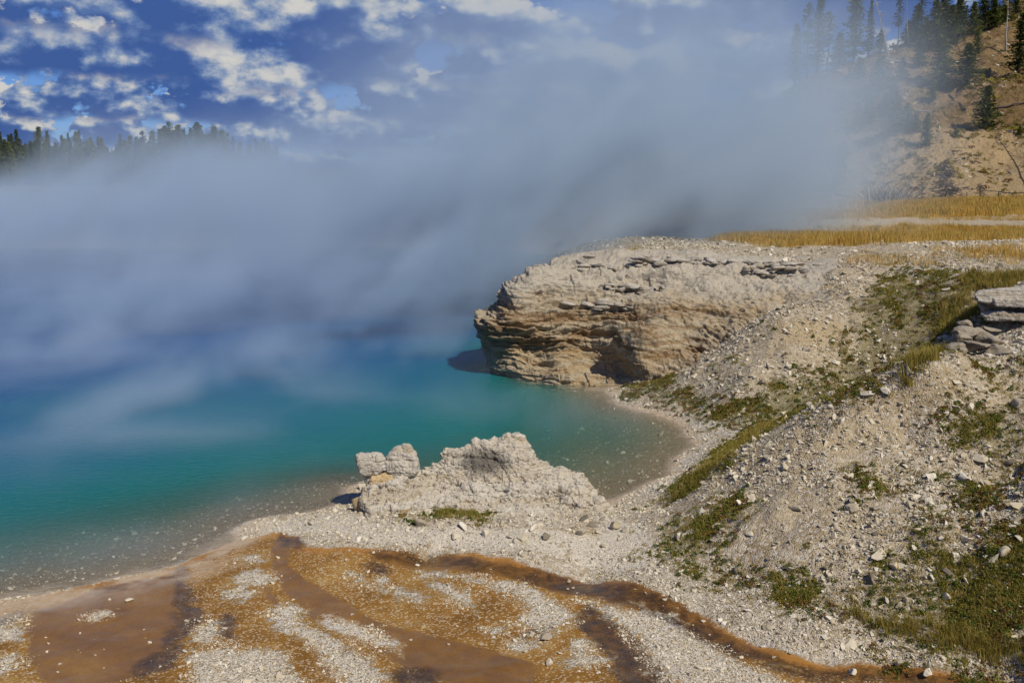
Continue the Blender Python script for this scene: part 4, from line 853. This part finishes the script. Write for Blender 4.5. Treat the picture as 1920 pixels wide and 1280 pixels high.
def build_steam():
    lo = np.array([-42., 9., -.2]); hi = np.array([40., 96., 19.6]); vs = .40
    n = np.ceil((hi-lo)/vs).astype(int); nx, ny, nz = n
    zz, yy, xx = np.meshgrid(*[lo[i]+(np.arange(n[i])+.5)*vs for i in (2, 1, 0)], indexing='ij')
    Pq = np.stack([xx, yy, zz], -1).reshape(-1, 3).astype(np.float32)
    den = np.zeros(len(Pq), np.float32)
    for px, py, D, rx, ry, rz, a in STEAM:
        c = PD(px, py, D); q = (Pq-c.astype(np.float32))/np.array([rx, ry, rz], np.float32); e = (q*q).sum(1); m = e < 5
        den[m] += a*np.exp(-e[m])
    # thin layer lying on the water
    m = (Pq[:, 2] < 3.5) & (Pq[:, 0] < 6) & (Pq[:, 1] > 24)
    den[m] += (.05*np.exp(-Pq[m, 2]/1.1)*sstep(26, 40, Pq[m, 1])*sstep(4, -3, Pq[m, 0])).astype(np.float32)
    m = den > .002; q = Pq[m]
    w = np.stack([fbm3(q, .22, 2, 61), fbm3(q, .22, 2, 67), fbm3(q, .22, 2, 71)], 1)*2.6
    tl = q.copy(); tl[:, 0] -= .8*q[:, 2]; f = fbm3((tl+w*1.3)*np.array([1, 1, .8]), .40, 4, 77, .62)
    lowz = sstep(7, 3, q[:, 2])*sstep(60, 45, q[:, 1]); den[m] *= (1-lowz)*(.22+sstep(-.2, .2, f)*1.5)+lowz*(.05+sstep(-.10, .20, f)*1.45)
    den[den < .003] = 0
    # steam ends at the edges of its box, and stays off the ground of the bank
    edge = np.minimum.reduce([Pq[:, 0]-lo[0], hi[0]-Pq[:, 0], Pq[:, 1]-lo[1], hi[1]-Pq[:, 1], hi[2]-Pq[:, 2]]); den *= sstep(0, 2.5, edge)
    me = bpy.data.meshes.new('steam'); me.vertices.add(len(den)); me.vertices.foreach_set('co', Pq.ravel()); fattr(me, 'den', den)
    o = bpy.data.objects.new('steam', me); COL.objects.link(o); tag(o, 'drifting white and blue grey steam rising from the hot pool', 'steam', kind='stuff')
    ng = bpy.data.node_groups.new('steam', 'GeometryNodeTree')
    ng.interface.new_socket('Geometry', in_out='INPUT', socket_type='NodeSocketGeometry'); ng.interface.new_socket('Geometry', in_out='OUTPUT', socket_type='NodeSocketGeometry')
    N = ng.nodes; L = ng.links.new; gi = N.new('NodeGroupInput'); go = N.new('NodeGroupOutput'); vc = N.new('GeometryNodeVolumeCube')
    vc.inputs['Min'].default_value = lo; vc.inputs['Max'].default_value = lo+n*vs
    for k, v in zip('XYZ', n): vc.inputs['Resolution '+k].default_value = int(v)
    def vm(op, a, b=None, s=None):
        k = N.new('ShaderNodeVectorMath'); k.operation = op; L(a, k.inputs[0])
        if b is not None: k.inputs[1].default_value = b
        if s is not None: k.inputs['Scale'].default_value = s
        return k.outputs['Value'] if op == 'DOT_PRODUCT' else k.outputs[0]
    p = N.new('GeometryNodeInputPosition').outputs[0]
    ix = vm('DOT_PRODUCT', vm('FLOOR', vm('SCALE', vm('SUBTRACT', p, tuple(lo)), s=.9999/vs)), (1, int(nx), int(nx*ny)))
    si = N.new('GeometryNodeSampleIndex'); si.data_type = 'FLOAT'; si.domain = 'POINT'; si.clamp = True
    na = N.new('GeometryNodeInputNamedAttribute'); na.data_type = 'FLOAT'; na.inputs['Name'].default_value = 'den'
    L(gi.outputs[0], si.inputs['Geometry']); L(na.outputs['Attribute'], si.inputs['Value']); L(ix, si.inputs['Index']); L(si.outputs[0], vc.inputs['Density'])
    m = bpy.data.materials.new('steam'); m.use_nodes = True; t = NT(m.node_tree); t.n.clear()
    pv = t.n.new('ShaderNodeVolumePrincipled'); pv.inputs['Density'].default_value = 1; pv.inputs['Color'].default_value = (.63, .78, .96, 1); pv.inputs['Anisotropy'].default_value = 0.0
    mo = t.n.new('ShaderNodeOutputMaterial'); t.l(pv.outputs[0], mo.inputs['Volume'])
    sm = N.new('GeometryNodeSetMaterial'); sm.inputs['Material'].default_value = m; L(vc.outputs[0], sm.inputs[0]); L(sm.outputs[0], go.inputs[0])
    o.modifiers.new('steam', 'NODES').node_group = ng
build_steam()

# ---------------------------------------------------------------- trees
M_PINE = mat_leaf('pine_needles', [(.2, (.028, .042, .012)), (.5, (.048, .068, .018)), (.85, (.08, .10, .028))], .12, .7, .5)
M_YOUNG = mat_leaf('young_needles', [(.2, (.065, .085, .016)), (.5, (.105, .125, .024)), (.85, (.15, .165, .035))], .15, .7, .5)
M_SHRUB = mat_leaf('shrub_leaves', [(.2, (.045, .070, .014)), (.5, (.085, .115, .022)), (.85, (.13, .15, .035))], .2, .7, .5)
M_BARK = mat_bark('bark', (.06, .045, .032), (.16, .125, .095))
M_DEAD = mat_bark('dead_wood', (.22, .20, .18), (.42, .39, .36))
M_DARKDEAD = mat_bark('dark_dead_wood', (.075, .06, .05), (.19, .155, .13))
def tube_np(pts_, rads, k=6):
    pts_ = np.array(pts_, float); V = []; F = []
    for i, p in enumerate(pts_):
        d = pts_[min(i+1, len(pts_)-1)]-pts_[max(i-1, 0)]; d /= np.linalg.norm(d)+1e-9
        u = np.cross(d, (0, 1, 0.13) if abs(d[1]) < .9 else (1, 0, 0)); u /= np.linalg.norm(u); v = np.cross(d, u)
        for j in range(k):
            a = 2*math.pi*j/k; V.append(p+(u*math.cos(a)+v*math.sin(a))*rads[i])
    for i in range(len(pts_)-1):
        for j in range(k): F.append((i*k+j, i*k+(j+1) % k, (i+1)*k+(j+1) % k, (i+1)*k+j))
    return np.array(V), np.array(F)
def merge(parts):
    V = []; F = []; n = 0
    for v, f in parts: V.append(v); F.append(f+n); n += len(v)
    return np.vstack(V), np.vstack(F)
def trunk_mesh(h, r, seed, lean=0.0, top=.15, crook=.012):
    g = np.random.default_rng(seed); n = 9; t = np.linspace(0, 1, n)
    p = np.stack([lean*h*t+np.cumsum(g.normal(0, crook*h/3, n))*(t > 0), np.cumsum(g.normal(0, crook*h/3, n))*(t > 0), h*t-.25*(t == 0)], 1)
    return p, tube_np(p, r*(1-t*(1-top)))
def crown_mesh(axis, h, c0, w, dens, seed, droop=.25, size=.13, shape=1.0):
    """needle sprays on whorls of branches: axis = trunk points, c0 = height where the crown starts, w = half width at its base"""
    g = np.random.default_rng(seed); V = []; F = []; zs = axis[:, 2]
    nb = int(dens)
    for i in range(nb):
        t = g.uniform(0, 1)**.9; z = c0+(h-c0)*t; prof = (1-t)**shape*.92+.06; ln = w*prof*g.uniform(.55, 1.12)
        if t < .12: ln *= .55+t*4
        a = g.uniform(0, 6.283); b = np.array([np.interp(z, zs, axis[:, 0]), np.interp(z, zs, axis[:, 1]), z]); d = np.array([math.cos(a), math.sin(a), .25-droop*g.uniform(.3, 1.6)])
        m = max(3, int(ln/size*1.1))
        for k in range(m):
            f = (k+g.uniform(.1, .9))/m; c = b+d*ln*f+np.array([0, 0, -.12*ln*f*f])+g.normal(0, size*.25, 3)
            for q in range(2):
                u = d*g.uniform(.4, 1)+g.normal(0, .45, 3); u /= np.linalg.norm(u); v = np.cross(u, g.normal(size=3)); v /= np.linalg.norm(v)+1e-9; s = size*g.uniform(.7, 1.4)*(1.1-.3*f); n0 = len(V)
                V += [c-u*s*.6, c+v*s*.30, c+u*s*.9, c-v*s*.30]; F.append((n0, n0+1, n0+2, n0+3))
    return np.array(V), np.array(F)
def tree_proto(kind, seed):
    g = np.random.default_rng(seed)
    if kind == 'spruce':  ax, tr = trunk_mesh(5.5, .10, seed, 0, .1); cr = crown_mesh(ax, 5.6, .2, 1.9, 300, seed, .30, .24, .80); mt = M_YOUNG
    elif kind == 'pine':  ax, tr = trunk_mesh(9.0, .15, seed, 0, .12); cr = crown_mesh(ax, 9.3, 1.0, 1.75, 300, seed, .30, .27, .85); mt = M_PINE
    elif kind == 'sparse': ax, tr = trunk_mesh(10., .13, seed, .02, .15, .016); cr = crown_mesh(ax, 10.1, 4.6, 1.3, 100, seed, .28, .26, .35); mt = M_PINE
    elif kind == 'bush':  ax, tr = trunk_mesh(1.2, .06, seed, 0, .2); cr = crown_mesh(ax, 1.4, .05, .75, 80, seed, .15, .14, .6); mt = M_YOUNG
    a = mesh_np('trunk', *tr); a.materials.append(M_BARK); b = mesh_np('crown', *cr); b.materials.append(mt); return a, b
PROTO = {k: [tree_proto(k, 50+i*3+j) for i in range(n)] for j, (k, n) in enumerate([('spruce', 3), ('pine', 3), ('sparse', 2), ('bush', 2)])}
PH = {'spruce': 5.6, 'pine': 9.1, 'sparse': 10.1, 'bush': 1.4}
def put_tree(name, loc, h, kind, label, group=None, cat='tree', wide=1.0, v=None, lean=0):
    a, b = PROTO[kind][random.randrange(len(PROTO[kind])) if v is None else v]; s = h/PH[kind]
    o = empty(name, loc, random.uniform(0, 6.28)); o.scale = (s*wide, s*wide, s); o.rotation_euler = (lean*.2, lean, o.rotation_euler.z if not lean else 0)
    for nm, me in (('trunk', a), ('crown', b)): c = bpy.data.objects.new(nm, me); COL.objects.link(c); c.parent = o
    return tag(o, label, cat, group)
def hill_pt(px, py, D=None):
    ys = py+np.arange(0, 120, 3.0); qs = G(np.full(len(ys), float(px)), ys); k = np.argmax(qs[:, 1] < 178); q = qs[k]   # first ground on this side of the ridge
    hill_pt.y = ys[k]
    if D is not None:
        x = PD(px, py, D)[0]; q = np.array([x, D, height([x], [D])[0]])
    return q
HT = [  # base x, base y, top y, kind, width, label
 (1600,108,-14,'pine',.95,'tall dense dark pine standing on the skyline against the clouds'),(1628,95,18,'pine',.6,'slender pine beside the tall dense pine on the skyline'),
 (1515,112,22,'sparse',1.0,'faded pine at the left of the trio showing through the steam'),(1533,108,10,'pine',.8,'middle pine of the trio showing through the steam'),(1550,110,36,'sparse',1.1,'right pine of the trio showing through the steam'),
 (1682,98,6,'sparse',.8,'thin pine with a tufted top right of the tall dense pine'),(1724,90,-8,'sparse',1.0,'sparse tall pine reaching the top edge of the picture'),
 (1752,86,14,'spruce',1.1,'bushy green conifer left of two on the upper hill shoulder'),(1783,84,22,'spruce',1.1,'bushy green conifer right of two on the upper hill shoulder'),
 (1840,58,-2,'spruce',1.0,'green conifer on the hill top left of three'),(1862,52,2,'spruce',1.1,'green conifer on the hill top middle of three'),(1884,46,-4,'spruce',1.0,'green conifer on the hill top right of three'),
 (1910,142,48,'pine',1.2,'dark conifer cut off by the right picture edge'),(1763,158,80,'spruce',1.15,'green conifer on the upper slope, left of a close pair'),(1809,162,94,'spruce',1.3,'green conifer on the upper slope, right of a close pair'),
 (1746,190,154,'spruce',1.0,'small conifer just below the close pair'),(1675,249,184,'spruce',1.3,'conifer left of the row on the middle slope'),(1673,195,148,'spruce',.9,'narrow conifer directly above the middle slope row'),
 (1629,232,180,'spruce',1.0,'faded conifer at the steam edge on the middle slope'),(1608,248,200,'spruce',.9,'faintest small conifer at the steam edge'),(1699,242,198,'spruce',1.1,'second conifer of the row on the middle slope'),(1716,247,214,'spruce',1.1,'third low conifer of the row on the middle slope'),
 (1736,274,220,'spruce',.8,'lowest conifer at the right end of the middle slope row'),(1849,246,174,'spruce',1.15,'lone dark green conifer on the bare right slope'),(1724,128,82,'spruce',.9,'conifer below the sparse tall pine'),
 (1650,172,114,'spruce',1.3,'broad conifer clump above the steam on the slope'),(1580,205,170,'spruce',1.0,'pale ghost of a conifer deep in the steam'),(1792,256,240,'bush',1.0,'little round bush left of the lone conifer foot'),(1912,253,236,'bush',.8,'little bush near the right edge below the lone conifer'),
 (1700,80,45,'spruce',1.1,'short conifer between the skyline snags'),(1735,70,38,'spruce',1.1,'short conifer on the skyline behind the sparse pine'),(1810,72,20,'sparse',.8,'half bare pine on the upper right shoulder'),(1570,115,70,'spruce',1.0,'low conifer left of the tall dense pine foot'),(1650,100,62,'spruce',1.2,'low conifer right of the tall dense pine foot'),(1770,40,-4,'spruce',1.0,'conifer high behind the bushy shoulder pair'),(1800,35,-10,'pine',1.0,'dark pine high behind the bushy shoulder pair'),(1905,30,-30,'pine',1.0,'pine at the top right corner'),
 (1822,66,14,'spruce',1.0,'green conifer just left of the hill top three'),(1715,62,20,'spruce',1.0,'green conifer behind the straight bare snag'),(1764,62,4,'pine',.9,'dark pine between the bushy shoulder pair'),(1795,60,10,'spruce',1.1,'green conifer crowding the right of the shoulder pair'),(1740,100,56,'spruce',1.0,'green conifer in front of the bushy shoulder pair'),(1832,100,60,'spruce',.9,'young conifer below the hill top three'),(1660,215,178,'spruce',1.2,'soft green conifer above the left of the middle slope row'),(1690,150,112,'spruce',1.1,'young conifer left of the close pair on the upper slope'),(1610,150,112,'spruce',1.2,'conifer fading into the steam below the tall dense pine'),(1490,150,60,'pine',.9,'leftmost ghostly pine on the skyline in the steam')]
for px, by, ty, kind, wd, lab in HT:
    q = hill_pt(px, by); h = (hill_pt.y-ty)/FPX*math.hypot(q[0], q[1])*1.02
    put_tree('conifer_bush' if kind == 'bush' else 'conifer_tree', (q[0], q[1], q[2]-.1), h, kind, lab, 'conifers on the hillside', 'tree' if kind != 'bush' else 'bush', wd*(1.4 if kind == 'pine' else 1.25 if kind == 'sparse' else 1.3))

def snag(name, px, by, tx, ty, r, label, nbr=10, mat=None, brl=.22, seed=0, D=None, group=None, cat='dead tree', up=.3, z0=.35):
    """bare trunk from its foot to its tip, with bare branches"""
    mat = mat or M_DEAD; q = hill_pt(px, by, D); Dd = q[1]; top = PD(tx, ty, Dd)-q; L_ = np.linalg.norm(top); g = np.random.default_rng(seed+5)
    root = empty(name, tuple(q)); n = 8; t = np.linspace(0, 1, n); p = top[None]*t[:, None]+np.cumsum(g.normal(0, L_*.010, (n, 3)), 0)*(t > 0)[:, None]; p[0, 2] -= .3
    me = mesh_np('trunk', *tube_np(p, r*(1-.75*t))); mkobj('trunk', me, mat, root)
    if nbr:
        parts = []
        for i in range(nbr):
            f = g.uniform(z0, .97); b = p[0]+(p[-1]-p[0])*f; b = np.array([np.interp(f, t, p[:, k]) for k in range(3)]); a = g.uniform(0, 6.28); ln = L_*brl*g.uniform(.4, 1.2)*(1.15-f*.6)
            d = np.array([math.cos(a), math.sin(a)*.6, up*g.uniform(-.2, 1.6)]); e = b+d*ln; mid = (b+e)/2+g.normal(0, ln*.08, 3)
            parts.append(tube_np([b, mid, e], [r*.45, r*.32, r*.16], 4))
            for _ in range(2):
                s2 = b+(e-b)*g.uniform(.4, .9); parts.append(tube_np([s2, s2+(d+g.normal(0, .6, 3))*ln*.35], [r*.24, r*.12], 4))
        mkobj('branches', mesh_np('branches', *merge(parts)), mat, root)
    return tag(root, label, cat, group)
snag('dead_tree', 1667, 106, 1641, -8, .16, 'leaning half dead grey trunk on the skyline', 14, M_DEAD, .10, 1)
snag('dead_tree', 1703, 74, 1702, -6, .11, 'thin straight bare snag against the cloud', 3, M_DEAD, .05, 2)
snag('dead_tree', 1886, 94, 1891, -4, .17, 'bare grey snag on the slope near the top right', 16, M_DEAD, .12, 3)
snag('dead_tree', 1565, 90, 1566, 34, .09, 'pale thin snag left of the tall dense pine', 3, M_DEAD, .06, 4)
snag('dead_tree', 1629, 382, 1627, 322, .17, 'white bare stump trunk standing at the grass edge', 4, M_DEAD, .15, 6, 99)
snag('dead_tree', 1648, 372, 1669, 291, .17, 'white leaning dead tree with bent branches above the grass', 16, M_DEAD, .30, 7, 100)
snag('dead_tree', 1555, 362, 1541, 290, .17, 'white forked dead tree in front of the green shrub', 10, M_DEAD, .32, 8, 99)
snag('dead_conifer', 1776, 376, 1775, 304, .12, 'dark bare dead conifer with dense twigs at the foot of the hill', 150, M_DARKDEAD, .36, 9, 99, None, 'dead tree', -.35, .1)
snag('dead_conifer', 1730, 374, 1730, 340, .07, 'small dark dead conifer left of the big dead one', 50, M_DARKDEAD, .34, 10, 99, None, 'dead tree', -.3, .1)
snag('dead_conifer', 1838, 376, 1838, 342, .07, 'small dark dead conifer right of the big dead one', 50, M_DARKDEAD, .34, 11, 99, None, 'dead tree', -.3, .1)
snag('dead_conifer', 1805, 377, 1803, 362, .05, 'lowest dead sapling between the two dark dead conifers', 24, M_DARKDEAD, .5, 12, 99, None, 'dead tree', .2, .1)
snag('dead_tree', 1935, 338, 1876, 272, .13, 'bare dead trunk leaning in from the right edge at the hill foot', 10, M_DARKDEAD, .16, 13, 100)
def brush(px, by, w, h, label, seed, mat):
    q = hill_pt(px, by, 99.5); g = np.random.default_rng(seed); parts = []; W_ = w/FPX*99.5; H_ = h/FPX*99.5
    for i in range(130):
        b = np.array([g.normal(0, W_*.22), g.normal(0, W_*.15), 0]); a = g.uniform(0, 6.28); ln = H_*g.uniform(.4, 1.05); d = np.array([math.cos(a)*.8, math.sin(a)*.5, g.uniform(.15, 1.2)]); d /= np.linalg.norm(d)
        m = b+d*ln*.5+g.normal(0, .08, 3); parts.append(tube_np([b, m, b+d*ln+g.normal(0, .15, 3)], [.055, .04, .02], 4))
    root = mkobj('dead_brush', mesh_np('dead_brush', *merge(parts)), mat); root.location = tuple(q); tag(root, label, 'brush')
brush(1672, 376, 90, 52, 'grey tangle of dead brush beside the white leaning dead tree', 1, M_DEAD)
brush(1655, 378, 50, 34, 'darker low tangle of dead brush left of the grey one', 2, M_DARKDEAD)
def shrub(px, by, w, h, label, seed, D):
    q = hill_pt(px, by, D); g = np.random.default_rng(seed); W_ = w/FPX*D/2; H_ = h/FPX*D; V = []; F = []; parts = []
    cl = [(g.normal(0, W_*.42), g.normal(0, W_*.42), H_*g.uniform(.2, .82), W_*g.uniform(.25, .5)) for _ in range(16)]
    for cx, cy, cz, r_ in cl:
        for _ in range(150):
            d = g.normal(size=3); d /= np.linalg.norm(d); c = np.array([cx, cy, cz])+d*r_*g.uniform(.5, 1.05); u = g.normal(size=3); u /= np.linalg.norm(u); v = np.cross(u, g.normal(size=3)); v /= np.linalg.norm(v); s = .17*g.uniform(.6, 1.3); n0 = len(V)
            V += [c-u*s, c+v*s*.5, c+u*s, c-v*s*.5]; F.append((n0, n0+1, n0+2, n0+3))
        parts.append(tube_np([(0, 0, -.1), (cx*.5, cy*.5, cz*.45), (cx, cy, cz)], [.07, .05, .02], 5))
    root = empty('shrub', tuple(q)); mkobj('foliage', mesh_np('foliage', V, F), M_SHRUB, root); mkobj('stems', mesh_np('stems', *merge(parts)), M_BARK, root); tag(root, label, 'shrub')
shrub(1552, 372, 110, 112, 'large rounded green shrub half lost in the steam', 1, 101)
shrub(1500, 376, 70, 60, 'dim green shrub inside the steam left of the large one', 2, 102)
shrub(1420, 380, 90, 50, 'dim low shrub deepest in the steam behind the bank', 3, 104)

def log(ax, ay, bx, by, r, label, seed=0):
    a, b = hill_pt(ax, ay), hill_pt(bx, by); a[2] += r*.7; b[2] += r*.7; g = np.random.default_rng(seed); n = 6; t = np.linspace(0, 1, n)[:, None]
    o = mkobj('fallen_log', mesh_np('fallen_log', *tube_np((b-a)*t+g.normal(0, .05, (n, 3)), r*(1-.5*t[:, 0]), 7)), M_DEAD if seed % 2 else M_DARKDEAD); o.location = tuple(a); tag(o, label, 'log')
log(1683,208,1747,211,.16,'pale fallen log lying level above the middle slope row',1)
log(1769,170,1812,206,.15,'dark fallen log lying steeply down the bare slope',2)
log(1866,205,1925,193,.18,'dark fallen log right of the lone conifer',4)
log(1872,160,1912,140,.16,'fallen log below the conifer at the right edge',6)
log(1656,112,1712,120,.16,'fallen log along the upper slope under the leaning trunk',3)
log(1858,52,1876,34,.14,'short fallen log near the hill top at right',5)
log(1790,118,1836,112,.13,'short pale log on the upper slope between the close pair and the snag',7)

# road at the hill foot
def build_road():
    xs = np.linspace(10, 75, 60); c = np.interp(xs, [10, 30, 45, 75], [112, 101.5, 97.0, 86]); V = []
    for x, y in zip(xs, c):
        for k in (-1.6, 1.6): V.append((x, y+k, max(height([x], [y+k])[0], height([x], [y])[0])+.12))
    F = [(2*i, 2*i+2, 2*i+3, 2*i+1) for i in range(len(xs)-1)]
    m, t, b = newmat('asphalt'); pos, g = wpos(t); t.l(t.mix(t.noise(pos, 3., 4, .6), (.09, .088, .085), (.16, .155, .15)), b.inputs['Base Color'])
    tag(mkobj('road', mesh_np('road', V, F), m), 'grey road strip along the foot of the hill', 'road', kind='structure')
    for i, (px, lab) in enumerate([(1872, 'short roadside post near the foot of the hill at right'), (1812, 'short roadside post beside the dark dead conifers')]):
        q = hill_pt(px, 372, 96.5); o = mkobj('road_post', mesh_np('road_post', *tube_np([(0, 0, -.2), (0, 0, .9), (0, 0, 1.0)], [.06, .06, .03], 6)), M_DARKDEAD); o.location = tuple(q); tag(o, lab, 'post', 'roadside posts')
build_road()

# far tree line
def build_treeline():
    g = random.Random(4); k = 0
    for i in range(240):
        px = -90+610*(i+g.random())/240; D = g.uniform(150, 215); x = PD(px, 340, D)[0]
        if 255 < px < 430: hh = 5.8+3.2*g.random()**1.6; D = g.uniform(128, 150); x = PD(px, 340, D)[0]
        else: hh = (5.4+3.2*g.random()**2)*D/185
        z = height([x], [D])[0]
        if z > 12: continue
        if px < 255: lab, grp = 'conifer in the far left tree line beyond the pool', 'far tree line at the left'
        elif px < 430: lab, grp = 'taller conifer in the near clump of the far tree line', 'taller clump in the far tree line'
        else: lab, grp = 'faint conifer of the far tree line veiled by steam', 'far tree line in the steam'
        put_tree('conifer_tree', (x, D, z-.2), hh, g.choice(['pine', 'spruce', 'spruce', 'sparse' if 255 < px < 430 else 'pine']), lab, grp, 'tree', g.uniform(.75, 1.15))
build_treeline()
